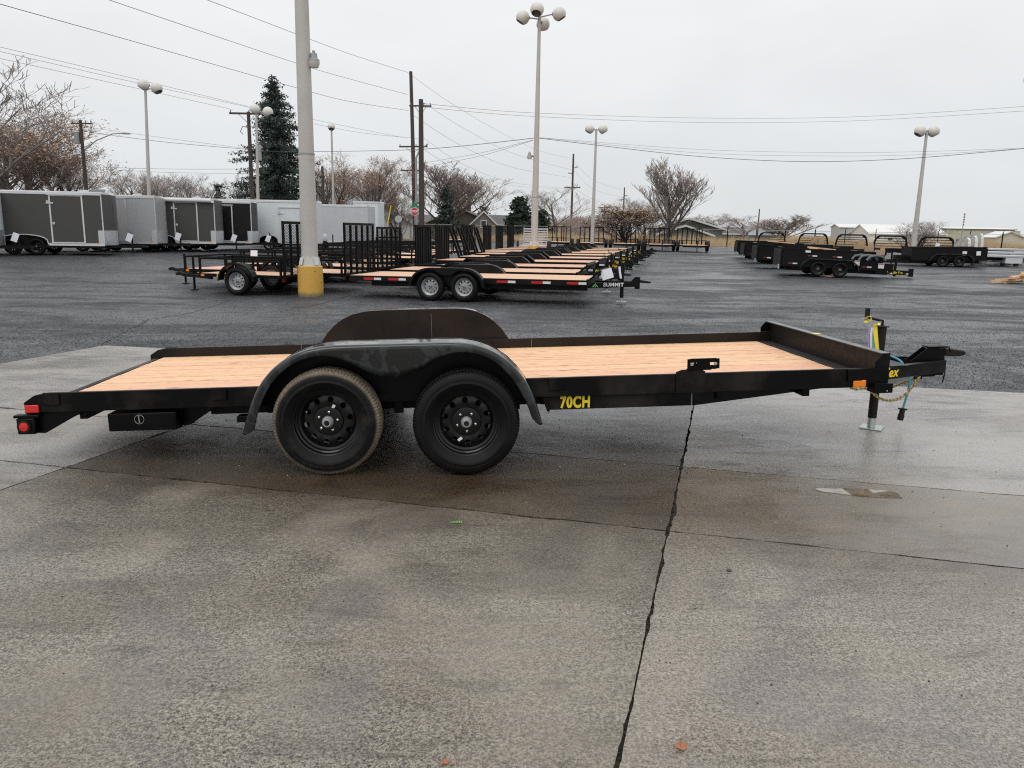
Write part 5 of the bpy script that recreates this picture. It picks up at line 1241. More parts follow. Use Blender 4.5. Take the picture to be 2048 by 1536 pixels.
price_tag('white sheet stuck on the rightmost black headache rack', A(1875, 491, 48.2), .24, .3, -.2, rad(20))
for i, (px, D, lb) in enumerate(((1944, 45.5, 'silver truck bed with white rack, frontmost at the right edge'), (1957, 48.5, 'silver truck bed with white rack, middle of three'), (1968, 52.5, 'silver truck bed with white rack, rearmost and highest of three'))):
    p = A(px, hor(px), D)
    truckbed(lb, onlot(p.x, p.y + .9), math.pi + rad(-8), mat='white_trim', deckmat='aluminium', L=3.0, rh=.9, zb=.62 + .1 * i, group='silver truck beds at the right edge', slats=5)

# ================================================================== LAMP POSTS
def globe_mb(r=.34):
    prof = [(.0001, r)]
    for k in range(1, 22):
        a = k * rad(6.6); prof.append((r * math.sin(a), r * math.cos(a)))
    return MB().lathe(prof, 28, 'z'), prof[-1]
gm, (gr, gz) = globe_mb()
GLOBE = gm.mesh('globe', 60); GLOBE.materials.append(M('globe'))
im = MB().lathe([(gr + .006, gz - .004), (gr - .012, gz - .012), (gr - .02, gz + .02), (gr * .5, gz + .12), (.0001, gz + .14)], 24, 'z').mesh('lens'); im.materials.append(M('globe_inside'))
def lamppost(label, px, D, H, heads, lean=0, r0=.17, r1=.08, base=True, gs=1., spotlight=None, rz=0, zbase=.75, pxh=None):
    p = A(px, pxh or hor(px), D); e = thing('lamp_post', label, 'lamp post', onlot(p.x, p.y), rz, 'globe lamp posts in the lot')
    e.rotation_euler = (0, lean, rz)
    z0 = zbase if base else 0
    m = MB().tube([(0, 0, z0), (0, 0, z0 + (H - z0) * .22), (0, 0, z0 + (H - z0) * .2201), (0, 0, H)], [r0, r0 * .93, r0 * .90, r1], 20); m.build('pole', 'pole_paint', e, smooth=50)
    MB().lathe([(r0 * .99, z0 + (H - z0) * .219), (r0 * .99, z0 + (H - z0) * .2215)], 20, 'z').build('pole_joint', 'lamp_grey', e)
    if base:
        b = MB().lathe([(.315, -.1), (.315, zbase * .5), (.305, zbase - .02), (.29, zbase), (.0001, zbase)], 36, 'z').build('concrete_base', 'yellow_base', e)
        MB().lathe([(.28, zbase + .001), (.27, zbase + .02), (.22, zbase + .22), (.205, zbase + .23), (r0, zbase + .23)], 8, 'z').build('base_cover', 'pole_paint', e)
        for k in range(4):
            a = k * math.pi / 2 + .9; mt = Matrix.Rotation(a, 4, 'Z') @ Matrix.Translation((.262, 0, zbase + .115)) @ Matrix.Rotation(rad(-14), 4, 'Y')
            MB().box(-.004, .006, -.06, .06, -.09, .09, mt).build('cover_plate', 'white_trim', e)
    for ang, L, dz in heads:
        d = Vector((math.cos(ang), math.sin(ang), 0)); c = d * L + Vector((0, 0, H + dz))
        MB().tube([(0, 0, H - .1 + dz * .5), d * (L - .25 * gs) + Vector((0, 0, H + dz))], .035, 8).tube([d * (L - .36 * gs) + Vector((0, 0, H + dz)), d * (L - .28 * gs) + Vector((0, 0, H + dz))], .09, 10).build('lamp_arm', 'lamp_grey', e)
        g = mobj(GLOBE, 'globe', e, c, Euler((0, rad(-32), 0)).to_matrix().to_4x4().to_euler()); g.rotation_euler = (Matrix.Rotation(ang, 4, 'Z') @ Matrix.Rotation(rad(-32), 4, 'Y')).to_euler(); g.scale = (gs,) * 3
        mobj(im, 'lens', g)
    MB().tube([(0, 0, H - .15), (0, 0, H + .02)], r1 * .8, 10).build('pole_cap', 'lamp_grey', e)
    if spotlight:
        z, side = spotlight
        m = MB().box(side * (r0 * .8), side * (r0 * .8 + .12), -.03, .03, z - .05, z + .03); s_ = m.build('security_lamp', 'rust', e)
        x = side * (r0 * .8 + .20)
        MB().lathe([(.0001, .22), (.035, .22), (.035, .17), (.075, .16), (.09, .05), (.13, .02), (.135, -.03)], 18, 'z', (x, -.02, z)).build('lamp_housing', 'lamp_grey', s_)
        MB().lathe([(.135, -.031), (.13, -.09), (.10, -.16), (.0001, -.165)], 18, 'z', (x, -.02, z)).build('lamp_lens', 'lens_glass', s_)
    return e
b0 = G(622, 591)
e = lamppost('thick beige lamp pole on a scuffed yellow concrete base, nearest in the lot', 0, 18, 13.0, [(rad(20), .8, 0), (rad(200), .8, 0)], r0=.205, r1=.12, spotlight=(5.6, .7))
e.location = b0
lamppost('tall lamp post with four globes in the middle of the lot', 1069, 42.5, 12.25, [(rad(178), .85, -.05), (rad(2), 1.0, .15), (rad(255), .55, .2), (rad(70), .6, -.22)], r0=.19, r1=.075, spotlight=(5.4, -1), gs=1.02)
lamppost('leaning looking lamp post with two globes rising behind the silver trailer', 299, 52, 9.8, [(rad(200), .1, .2), (rad(-15), .85, -.0)], lean=rad(2.0), r0=.14, r1=.075, gs=1.05)
lamppost('lamp post with two globes beside the spruce', 516, 60, 9.6, [(rad(190), .1, .15), (rad(0), .85, 0)], lean=rad(1.5), r0=.13, r1=.08, gs=1.1)
lamppost('slim lamp post with one globe right of the thick pole', 668, 75, 10.3, [(rad(-80), .1, .1)], r0=.13, r1=.08, gs=1.0)
lamppost('slim lamp post with two globes side by side right of centre', 1185, 60, 8.8, [(rad(180), .5, 0), (rad(0), .5, 0)], r0=.15, r1=.07, gs=1.0, base=False)
lamppost('lamp post with two globes beside the bare bush at right', 1829, 56, 8.55, [(rad(180), .46, .05), (rad(0), .46, .05)], r0=.19, r1=.09, gs=1.15, base=False)
lamppost('lamp post at the right edge, only a sliver of globe showing', 2084, 42, 9.6, [(rad(180), 1.75, 0), (rad(0), .5, 0)], r0=.15, r1=.08, gs=1.0)

# ================================================================== UTILITY POLES AND WIRES
UPs = {}
def upole(label, key, px, D, H, r=.17, arms=(), pxh=None, extra=None, lean=0):
    p = A(px, hor(px), D); e = thing('utility_pole', label, 'utility pole', (p.x, p.y, .1), 0, 'wooden utility poles', rot=(0, lean, 0))
    MB().tube([(0, 0, -.1), (0, 0, H * .5), (0, 0, H)], [r, r * .85, r * .68], 10).build('pole', 'pole_wood', e, smooth=60)
    for z, x0, x1, th in arms:
        MB().box(x0, x1, -.06, .06, z, z + th).build('crossarm', 'pole_wood', e)
        for x in (x0 + .1, (x0 + x1) / 2 + .3, x1 - .1): MB().lathe([(.0001, .2), (.05, .18), (.06, .1), (.03, 0)], 8, 'z', (x, 0, z + th)).build('insulator', 'insulator', e)
        MB().tube([(x0 * .5, -.05, z), (0, -.05, z - .7)], .02, 4).tube([(x1 * .5, -.05, z), (0, -.05, z - .7)], .02, 4).build('brace', 'pole_wood', e)
    UPs[key] = e; return e
upole('wooden pole with street light arm beside the big bare tree at left', 'a', 178, 62, 9.1, .17, [(8.8, -.7, .9, .1)])
e = UPs['a']; MB().tube([(0, 0, 6.8), (1.2, -.2, 7.6), (2.6, -.4, 8.1), (3.4, -.4, 8.15)], .04, 6).build('lamp_arm', 'lamp_grey', e); MB().box(3.3, 3.9, -.5, -.25, 8.08, 8.18).build('lamp_head', 'lamp_grey', e, bevel=.02)
MB().tube([(-.35, 0, 7.4), (-.35, 0, 8.2)], .22, 12).build('transformer', 'lamp_grey', e)
upole('dark wooden pole with long crossarm left of the spruce', 'b', 507, 64, 10.2, .19, [(10.0, -1.5, 1.0, .14)])
e = UPs['b']; m = MB(); m.box(.5, .85, -.15, .15, 6.5, 7.7).build('meter_box', 'insulator', e, bevel=.02); MB().tube([(0, 0, 9.0), (-.5, 0, 9.1), (-.7, 0, 8.7), (-.5, 0, 8.5)], .03, 6).build('cable_loop', 'wire', e)
upole('tallest dark wooden pole, left of the pair at the crossing', 'c', 831, 88, 17.9, .26, [(7.9 + 2.2, -1.5, 1.6, .16), (7.6, -1.4, 1.0, .14)], lean=rad(-1.3))
upole('thick dark wooden pole, right of the pair at the crossing', 'd', 843, 70, 12.3, .28, [(11.7, -1.0, .9, .12)])
upole('tall thin pole with crossarm left of the slim twin lamp post', 'e', 1142, 190, 19.3, .3, [(11.5, -1.9, 1.9, .25), (16.2, 0, 1.1, .15), (14.8, -1.1, 0, .15)])
upole('distant pole with two stub arms behind the clumpy tree', 'f', 1245, 330, 19.5, .35, [(16, 0, 1.4, .3), (14.6, -1.4, 0, .3)])
upole('distant pole with double crossarm right of the slim lamp post', 'g', 1207, 210, 8.2, .22, [(7.6, -1.6, 1.6, .2), (6.6, -1.4, 1.4, .2)])
upole('thin distant pole between two bare trees right of the green house', 'h', 1515, 150, 6.2, .15, [])
upole('thin pale pole in front of the dark juniper', 'i', 1037, 110, 5.0, .10, [(4.1, -2.0, 2.0, .06)])
upole('short dark post behind the pale trailer roof', 'j', 648, 70, 6.6, .16, [])
upole('thin pole left of the white garage', 'k', 751, 72, 4.8, .10, [])
# steel signal mast between the pair
p = A(833, hor(833), 80); e = thing('steel_mast', 'pale steel mast with curved top between the two dark poles', 'mast', (p.x, p.y, .1)); MB().tube([(0, 0, 0), (0, 0, 8.3), (.3, 0, 9.0), (1.2, 0, 9.7)], [.14, .1, .08, .06], 10).tube([(.35, 0, 0), (.35, 0, 5.5)], .04, 6).build('pole', 'lamp_grey', e)

def wire(label, pts, r=.016, n=9):
    P = []
    for (a, b) in zip(pts, pts[1:]):
        for k in range(n): P.append(a.lerp(b, k / n))
    P.append(pts[-1])
    # smooth through the given places
    P = spline(pts, n)
    o = MB().tube(P, r * .75, 4, caps=False).build('overhead_wire', 'wire', smooth=60); return tag(o, label, 'wire', 'overhead wires')
def W_(lb, r, *q): return wire(lb, [A(x, y, D) for x, y, D in q], r)
W_('topmost overhead wire running down to the tip of the tallest pole', .022, (330, -30, 40), (415, 0, 48), (598, 70, 65), (700, 108, 78), (813, 144, 88))
W_('second overhead wire from the top edge to the tallest pole', .022, (150, -28, 40), (219, 0, 45), (598, 128, 70), (700, 158, 80), (815, 189, 88))
W_('third long overhead wire from the upper left corner to the twin poles', .02, (-60, -12, 30), (0, 8, 33), (250, 78, 45), (598, 177, 62), (700, 203, 70), (817, 221, 84))
W_('upper of three close wires from left to the long crossarm pole', .013, (-50, 84, 40), (0, 94, 43), (280, 160, 54), (497, 213, 64))
W_('middle of three close wires from left to the long crossarm pole', .013, (-50, 92, 40), (0, 103, 43), (280, 167, 54), (505, 216, 64))
W_('lowest of three close wires from left to the long crossarm pole', .013, (-50, 108, 40), (0, 117, 43), (280, 178, 54), (465, 219, 64))
W_('upper wire from the crossarm pole to the paired poles', .012, (505, 214, 64), (700, 254, 68), (806, 275, 72))
W_('lower wire from the crossarm pole to the paired poles', .012, (497, 218, 64), (700, 262, 68), (838, 277, 72))
W_('black cable from the left edge past the street light pole', .02, (-50, 228, 50), (0, 238, 53), (162, 262, 62), (330, 284, 63), (500, 299, 64))
W_('thin cable just above the black cable right of the street light pole', .012, (165, 253, 62), (330, 276, 63), (500, 298, 64))
W_('low cable crossing the bare trees to the crossarm pole', .014, (-40, 318, 55), (180, 333, 60), (340, 338, 62), (500, 338, 64))
W_('lowest cable crossing behind the bare trees at left', .012, (180, 337, 62), (340, 345, 63), (500, 347, 64))
W_('thick service cable from the crossarm pole to the four globe post', .02, (502, 302, 64), (640, 303, 58), (850, 298, 50), (1070, 276, 42.5))
W_('thick service cable from the four globe post across the right sky', .018, (1076, 276, 42.5), (1200, 291, 44), (1400, 313, 48), (1600, 323, 48), (1800, 318, 45), (2048, 297, 42), (2120, 289, 41))
W_('upper thin cable right of the four globe post', .008, (1076, 275, 42.5), (1400, 299, 50), (1660, 305, 50), (1850, 303, 47), (2048, 296, 42), (2120, 291, 41))
W_('middle thin cable right of the four globe post', .008, (1076, 275, 42.5), (1400, 306, 50), (1660, 312, 50), (1850, 309, 47), (2048, 297, 42), (2120, 291, 41))
W_('faint upper line high across the right half of the sky', .02, (846, 207, 72), (1070, 226, 90), (1400, 236, 110), (1700, 234, 110), (2048, 213, 90), (2120, 208, 88))
W_('faint lower line high across the right half of the sky', .02, (846, 214, 72), (1070, 233, 90), (1400, 245, 110), (1700, 242, 110), (2048, 222, 90), (2120, 216, 88))
W_('top wire from the tallest pole down to the far thin pole', .022, (814, 144, 88), (900, 205, 105), (1000, 264, 135), (1080, 302, 165), (1143, 317, 190))
W_('second wire from the tallest pole to the far thin pole', .022, (838, 199, 88), (930, 258, 110), (1030, 308, 145), (1143, 340, 190))
W_('third wire from the tallest pole to the far thin pole', .022, (822, 228, 88), (930, 295, 110), (1030, 336, 145), (1140, 355, 190))
W_('upper distribution wire from the paired poles towards the thin pole', .016, (846, 275, 72), (930, 330, 95), (1030, 366, 135), (1148, 378, 190))
W_('lower distribution wire from the paired poles towards the thin pole', .016, (846, 298, 72), (930, 345, 95), (1030, 372, 135), (1135, 378, 190))
W_('wire between the thin pole and the distant stub arm pole', .03, (1143, 318, 190), (1190, 362, 250), (1245, 379, 330))
W_('lower wire between the thin pole and the distant stub arm pole', .03, (1148, 341, 190), (1190, 380, 250), (1248, 395, 330))
W_('lowest wire between the thin pole and the distant stub arm pole', .03, (1150, 378, 190), (1190, 400, 250), (1246, 420, 330))
W_('guy cable from the four globe post down left to the crossing', .012, (1066, 280, 42.5), (960, 306, 52), (853, 325, 62))
W_('second guy cable from the four globe post down left', .012, (1066, 281, 42.5), (960, 312, 52), (870, 330, 60))
W_('short cable from the mast left to the orange leaved tree', .014, (815, 321, 70), (780, 330, 68), (740, 333, 66))

# ================================================================== FENCE, SIGNS
fs0 = Vector((-12, 94.0, .19)); fd = Vector((math.cos(GRID * .95), math.sin(GRID * .95), 0))
e = thing('chain_link_fence', 'long chain link fence with dark posts along the dry field', 'fence', fs0, 0)
Lf = 74
for k in range(int(Lf / 3.0) + 1):
    p = fd * k * 3.0; MB().tube([p, p + Vector((0, 0, 2.0))], .04 if k % 3 else .06, 6).tube([p + Vector((0, 0, 2.0)), p + Vector((0, -.15, 2.2))], .03, 5).build('fence_post', 'black_tube', e)
MB().tube([fd * 0 + Vector((0, 0, 1.85)), fd * Lf + Vector((0, 0, 1.85))], .025, 6).build('top_rail', 'lamp_grey', e)
m = MB()
for k in range(int(Lf / .22)):
    p = fd * (k * .22); m.bar(p + Vector((0, 0, .05)), p + fd * .9 + Vector((0, 0, 1.84)), .0035, .0035); m.bar(p + fd * .9 + Vector((0, .01, .05)), p + Vector((0, .01, 1.84)), .0035, .0035)
tag(m.build('fence_mesh', 'lamp_grey', e, smooth=0), kind='stuff')
def post_sign(label, px, py, D, ptop, shape, mat, size, txt=None, tmat='white_decal', name='road_sign', cat='sign'):
    p = A(px, py, D); e = thing(name, label, cat, (p.x, p.y, .1)); zc = p.z - .1
    MB().tube([(0, .03, 0), (0, .03, zc + ptop)], .03, 6).build('post', 'lamp_grey', e)
    if shape == 'oct': poly = [(size * math.cos(rad(22.5 + 45 * k)), zc + size * math.sin(rad(22.5 + 45 * k))) for k in range(8)]
    else: poly = [(-size, zc - shape), (size, zc - shape), (size, zc + shape), (-size, zc + shape)]
    if shape == 'oct' and txt:
        big = [(1.1 * x, zc + 1.1 * (z - zc)) for x, z in poly]; MB().prism(big, 'y', -.008, .004).build('sign_border', 'white_decal', e)
        MB().prism(poly, 'y', -.014, -.0085).build('sign_face', mat, e, smooth=0)
    else: MB().prism(poly, 'y', -.01, .004).build('sign_face', mat, e, smooth=0)
    if txt: lettering(txt, tmat, e, (0, -.018, zc), (rad(90), 0, 0), size * .82, .8, .03)
    return e, zc
e, zc = post_sign('red octagonal STOP sign beneath green street name plates', 829, 423, 70, .9, 'oct', 'sign_red', .33, 'STOP')
for dz, w_, rz_ in ((.42, .36, .1), (.62, .3, .8)):
    b = MB().box(-w_, w_, -.006, .006, -.09, .09).build('street_name_plate', 'sign_green', e); b.location = (0, 0, zc + dz); b.rotation_euler = (0, 0, rz_)
post_sign('grey back of an octagonal sign in front of the white garage', 797, 438, 78, .35, 'oct', 'sign_back', .36)
e, zc = post_sign('tall narrow banner sign on a thin post beside the fence at right', 1928, 439, 62, -.1, .5, 'white_decal', .07)
for k in range(5): MB().box(-.045, .045, -.0135, -.0105, zc + .38 - k * .19 - .06, zc + .38 - k * .19 + .05).build('letter_block', 'sign_red' if k > 2 else 'steel_grey', e, smooth=0)
p = A(775, 450, 75); tag(MB().tube([(p.x - .3, p.y, .2), (p.x + .35, p.y, 3.6)], .05, 6).build('guy_guard', 'yellow_decal'), 'slanting yellow guy wire guard in front of the white garage', 'guy guard')

# ================================================================== BUILDINGS
def house(label, px, D, W, Dp, hw, hr, wall, roof, rz=0, gable='front', windows=(), name='house', cat='house', eave=.4, trimmat='house_white', z=.15, door=None, flat=0):
    p = A(px, hor(px), D); e = thing(name, label, cat, (p.x, p.y, z), rz); h = W / 2
    if gable == 'front':
        MB().prism([(-h, 0), (h, 0), (h, hw), (0, hw + hr), (-h, hw)], 'y', 0, Dp).build('wall', wall, e, smooth=0)
        for s_ in (-1, 1):
            L = math.hypot(h, hr); d = Vector((s_ * h / L, 0, -hr / L)); a = Vector((0, 0, hw + hr + .1)); b = a + d * (L + eave)
            r = MB().prism([(a.x, a.z), (b.x, b.z), (b.x, b.z - .14), (a.x, a.z - .14)], 'y', -eave, Dp + eave).build('roof', roof, e, smooth=0)
            MB().prism([(a.x, a.z + .02), (b.x, b.z + .02), (b.x, b.z - .22), (a.x, a.z - .22)], 'y', -eave - .05, -eave - .002).build('fascia', trimmat, r, smooth=0)
    else:
        MB().prism([(0, 0), (Dp, 0), (Dp, hw), (Dp / 2, hw + hr), (0, hw)], 'x', -h, h).build('wall', wall, e, smooth=0)
        for s_ in (-1, 1):
            a = (Dp / 2, hw + hr + .12); b = (Dp / 2 + s_ * (Dp / 2 + eave), hw - hr * eave / (Dp / 2) + .12)
            r = MB().prism([a, b, (b[0], b[1] - .14), (a[0], a[1] - .14)], 'x', -h - eave, h + eave).build('roof', roof, e, smooth=0)
            if s_ < 0: MB().box(-h - eave, h + eave, b[0] - .04, b[0] - .002, b[1] - .2, b[1] + .02).build('fascia', trimmat, r, smooth=0)
    for (x, zc, w_, h_) in windows:
        f_ = MB().box(x - w_ / 2 - .1, x + w_ / 2 + .1, -.06, -.001, zc - h_ / 2 - .1, zc + h_ / 2 + .1).build('window', trimmat, e, smooth=0)
        MB().box(x - w_ / 2, x + w_ / 2, -.075, -.061, zc - h_ / 2, zc + h_ / 2).build('pane', 'window_dark', f_, smooth=0)
    return e
house('white gabled garage with a wide door beyond the crossing', 765, 110, 7.5, 9, 2.3, 2.1, 'house_white', 'roof_blue', rad(5), windows=((0, 3.0, .5, .7), (-1.2, 1.2, 3.0, 1.9)))
house('low white house behind the bare tree at the crossing', 812, 125, 7, 8, 2.6, .9, 'house_white', 'roof_dark', rad(3), gable='side', windows=((-1, 1.6, 1.0, 1.1), (1.6, 1.6, 1.0, 1.1)))
house('tan gabled house with dark roof and white eaves behind the ramps', 921, 105, 8.6, 11, 2.4, 1.7, 'house_tan', 'roof_dark', rad(8), windows=((1.5, 1.5, .9, 1.0),))
house('small pale gable wing right of the tan house', 967, 103, 3.6, 7, 2.0, 1.7, 'house_tan', 'roof_dark', rad(8), eave=.2, windows=((0, 2.1, .6, .8),))
house('dark roofed long house behind the silver trailer gate', 1000, 118, 13, 8, 2.2, 1.3, 'house_brown', 'roof_dark', rad(4), gable='side')
house('green house with broad white edged gable behind the far trailers', 1376, 112, 9.5, 12, 2.1, 1.35, 'house_green', 'roof_dark', rad(-6), windows=((2.2, 1.4, 1.0, .9),), eave=.8)
house('lower front gable of the green house', 1370, 106, 6.6, 5, 1.3, 1.1, 'house_green', 'roof_dark', rad(-6), eave=.6)
house('grey low house between two bare trees', 1450, 150, 7, 9, 1.5, 1.1, 'house_green', 'roof_dark', 0, gable='side')
house('blue grey roofed house beside the round bare tree at right', 1537, 170, 8, 9, 1.5, 1.7, 'house_green', 'roof_blue', 0, gable='side')
house('long blue grey roof behind the tall white trailer', 668, 95, 13, 9, 4.2, 1.6, 'house_white', 'roof_blue', rad(4), gable='side')
house('low grey roofed house behind the enclosed trailers', 600, 100, 8, 8, 3.6, 1.4, 'house_tan', 'roof_blue', rad(0), gable='side')
house('lean-to grey metal barn with a white roof at the left of the barns', 1726, 230, 13, 14, 4.0, .9, 'barn_grey', 'roof_white', rad(-12), gable='side', name='barn', cat='barn', trimmat='roof_white', windows=((-3, 2.6, .25, 3), (0, 2.6, .25, 3)))
house('white metal barn with pale roof behind the bare bush', 1815, 215, 20, 15, 2.3, 2.4, 'barn_white', 'roof_white', rad(-4), gable='side', name='barn', cat='barn', trimmat='roof_white', windows=((-4.5, .9, 1.2, .7), (2, .9, 1.6, .7)))
b_ = house('long yellow green hangar with vertical wall panels', 1943, 225, 22, 20, 4.0, .5, 'barn_green', 'roof_white', rad(-10), gable='side', name='hangar', cat='hangar', trimmat='roof_dark')
for k in range(7): MB().box(-10.5 + k * 3.3, -7.4 + k * 3.3, -.08, -.001, .2, 3.7).build('wall_panel', 'barn_grey' if k == 4 else 'barn_green', b_, smooth=0)
house('small tan gabled shed right of the hangar', 2020, 190, 6.2, 8, 1.9, 1.3, 'barn_tan', 'roof_white', rad(-8), name='shed', cat='shed')
# low concrete kerb / road behind the lot
o = MB().add([(-60, 96.0, .171), (110, 70, .171), (110, 76, .171), (-60, 104, .171)], [(0, 1, 2, 3)]).build('gravel_road', 'leaf_litter'); tag(o, kind='structure')
o = MB().add([(-75, 97, .168), (-6, 84, .20), (-6, 91, .20), (-75, 110, .168)], [(0, 1, 2, 3)]).build('grass_verge', 'green_verge'); tag(o, kind='structure')

# ================================================================== TREES
def segs_to_mesh(name, segs, k, mat):
    """segs: array (N,8) p0 p1 r0 r1 -> one mesh of tapered prisms"""
    S = np.array(segs, dtype=np.float64); N = len(S); p0 = S[:, :3]; p1 = S[:, 3:6]; r0 = S[:, 6:7]; r1 = S[:, 7:8]
    d = p1 - p0; d /= np.linalg.norm(d, axis=1, keepdims=True) + 1e-9
    ref = np.tile([[0, 0, 1.]], (N, 1)); ref[np.abs(d[:, 2]) > .9] = [1, 0, 0]
    u = np.cross(d, ref); u /= np.linalg.norm(u, axis=1, keepdims=True); v_ = np.cross(d, u)
    a = np.arange(k) * 2 * math.pi / k; ca = np.cos(a)[None, :, None]; sa = np.sin(a)[None, :, None]
    ring = u[:, None, :] * ca + v_[:, None, :] * sa
    V = np.concatenate([p0[:, None, :] + ring * r0[:, None, :], p1[:, None, :] + ring * r1[:, None, :]], axis=1).reshape(-1, 3)
    base = (np.arange(N) * 2 * k)[:, None, None]; i = np.arange(k); j = (i + 1) % k
    F = np.stack([i, j, j + k, i + k], axis=1)[None] + base; F = F.reshape(-1, 4)
    me = bpy.data.meshes.new(name); me.vertices.add(len(V)); me.vertices.foreach_set('co', V.ravel()); me.loops.add(F.size); me.polygons.add(len(F))
    me.loops.foreach_set('vertex_index', F.ravel().astype(np.int32)); me.polygons.foreach_set('loop_start', np.arange(0, F.size, 4, dtype=np.int32)); me.polygons.foreach_set('loop_total', np.full(len(F), 4, dtype=np.int32))
    me.update(calc_edges=True); me.materials.append(M(mat)); return me
def quads_mesh(name, C, s, mat, rng, flat=0.):
    N = len(C); C = np.array(C); a = rng.normal(size=(N, 3)); a /= np.linalg.norm(a, axis=1, keepdims=True); b = rng.normal(size=(N, 3)); b -= a * (a * b).sum(1, keepdims=True); b /= np.linalg.norm(b, axis=1, keepdims=True)
    sz = (s * rng.uniform(.5, 1.3, (N, 1))); V = np.stack([C - a * sz - b * sz * .5, C + a * sz - b * sz * .5, C + a * sz + b * sz * .5, C - a * sz + b * sz * .5], axis=1).reshape(-1, 3)
    F = np.arange(N * 4).reshape(-1, 4); me = bpy.data.meshes.new(name); me.vertices.add(len(V)); me.vertices.foreach_set('co', V.ravel()); me.loops.add(F.size); me.polygons.add(N)
    me.loops.foreach_set('vertex_index', F.ravel().astype(np.int32)); me.polygons.foreach_set('loop_start', np.arange(0, F.size, 4, dtype=np.int32)); me.polygons.foreach_set('loop_total', np.full(N, 4, dtype=np.int32))
    me.update(calc_edges=True); me.materials.append(M(mat)); return me
def grow(seed, H, trunkf=.22, up=.55, spread=1., levels=4, kids=(7, 6, 6, 5), r=.2, twig=.010, wob=.22, multi=1, droop=0.):
    R = random.Random(seed); big = []; small = []; tips = []
    def rv(): return Vector((R.gauss(0, 1), R.gauss(0, 1), R.gauss(0, 1)))
    def br(p, d, L, r, lv):
        n = 5 if lv == 0 else (4 if lv < 3 else 3); pts = [p]; dd = d.copy()
        for k in range(n):
            dd = (dd + rv() * wob * (.5 + .35 * lv) * .5 + Vector((0, 0, (.10 if lv else .02) - droop * lv * .05))).normalized(); pts.append(pts[-1] + dd * L / n)
        for k in range(n):
            ra = r * (1 - .62 * k / n); rb = r * (1 - .62 * (k + 1) / n)
            (big if lv <= 1 else small).append((*pts[k], *pts[k + 1], max(ra, twig), max(rb, twig * .8)))
        if lv >= levels: tips.append(tuple(pts[-1])); return
        nk = kids[lv]
        for k in range(nk):
            f = (trunkf if lv == 0 else .22) + (1 - (trunkf if lv == 0 else .22)) * (k + R.random() * .8) / nk; f = min(f, .99); i = min(int(f * n), n - 1); q = pts[i].lerp(pts[i + 1], f * n - i)
            base = (pts[i + 1] - pts[i]).normalized(); side = rv(); side = (side - base * side.dot(base)).normalized()
            a = R.uniform(.55, .95) * spread; nd = (base * math.cos(a) + side * math.sin(a) + Vector((0, 0, up * .35))).normalized()
            br(q, nd, L * R.uniform(.50, .72) * (1.05 - .35 * f if lv else 1.15 - .55 * f), r * (1 - .6 * f) * .55, lv + 1)
        tips.append(tuple(pts[-1]))
    for m_ in range(multi):
        d = Vector((R.gauss(0, .16) * (multi > 1), R.gauss(0, .16) * (multi > 1), 1)).normalized(); br(Vector((R.uniform(-.3, .3) * (multi > 1), R.uniform(-.3, .3) * (multi > 1), 0)), d, H * .70, r, 0)
    zmax = max(t_[2] for t_ in tips); s_ = H / zmax
    return [tuple(x * s_ for x in q[:6]) + q[6:] for q in big], [tuple(x * s_ for x in q[:6]) + q[6:] for q in small], [tuple(x * s_ for x in q) for q in tips]
TREES = {}
def tree_kind(key, seed, twigmat='twig_brown', leaves=None, leafn=2, leafs=.10, **k):
    big, small, tips = grow(seed, 10, **k); ent = {'trunk': segs_to_mesh('trunk', big, 7, 'bark' if twigmat != 'dark_twig' else 'dark_twig'), 'crown': segs_to_mesh('crown', small, 3, twigmat)}
    if leaves:
        rng = np.random.default_rng(seed); T = np.array(tips); T = T[rng.random(len(T)) < .8]; C = np.repeat(T, leafn, axis=0) + rng.normal(0, .18, (len(T) * leafn, 3)); ent['leaves'] = quads_mesh('leaves', C, leafs, leaves, rng)
    w_ = np.array(tips); ent['w'] = (np.percentile(w_[:, 0], 97) - np.percentile(w_[:, 0], 3)); TREES[key] = ent
tree_kind('broad', 3, kids=(9, 7, 5, 5), up=.8, spread=.92, r=.17, twig=.0075, wob=.16)
tree_kind('broad2', 11, kids=(8, 6, 5, 5), up=.7, spread=.95, r=.17, twig=.0075, wob=.16, twigmat='twig_red')
tree_kind('orange', 21, kids=(9, 7, 6, 4), up=.75, spread=.9, r=.15, twig=.0075, wob=.16, multi=2, leaves='dead_leaf', leafn=2, leafs=.04, twigmat='twig_red')
tree_kind('upright', 33, kids=(17, 7, 5, 3), up=1.1, spread=.44, r=.10, twig=.0075, multi=1, twigmat='twig_brown', trunkf=.14, wob=.08)
tree_kind('bushy', 41, kids=(7, 6, 5, 4), up=.8, spread=.85, r=.09, twig=.008, multi=4, twigmat='twig_brown', trunkf=.05)
tree_kind('clumpy', 51, kids=(8, 7, 6, 4), up=.6, spread=1.0, r=.12, twig=.010, multi=3, twigmat='dark_twig', leaves='dead_leaf', leafn=1, leafs=.07, trunkf=.08)
tree_kind('sparse', 61, kids=(9, 6, 5, 4), up=.9, spread=.75, r=.09, twig=.006, wob=.17, twigmat='twig_grey')
def tree(label, key, px, D, ytop, width, rz=0, z=.1, group='bare winter trees', name='bare_tree', py=None):
    p = A(px, hor(px), D); H = (hor(px) - ytop) * D * .97 / FPX + CAMH - z; k = TREES[key]; e = thing(name, label, 'tree', (p.x, p.y, z), rz, group)
    sxy = width * D / FPX / k['w']; e.scale = (sxy, sxy, H / 10)
    mobj(k['trunk'], 'trunk', e); mobj(k['crown'], 'crown', e)
    if 'leaves' in k: mobj(k['leaves'], 'leaves', e)
    return e
tree('tall bare tree reaching in from the left edge above the trailers', 'sparse', -30, 52, 60, 330, .4)
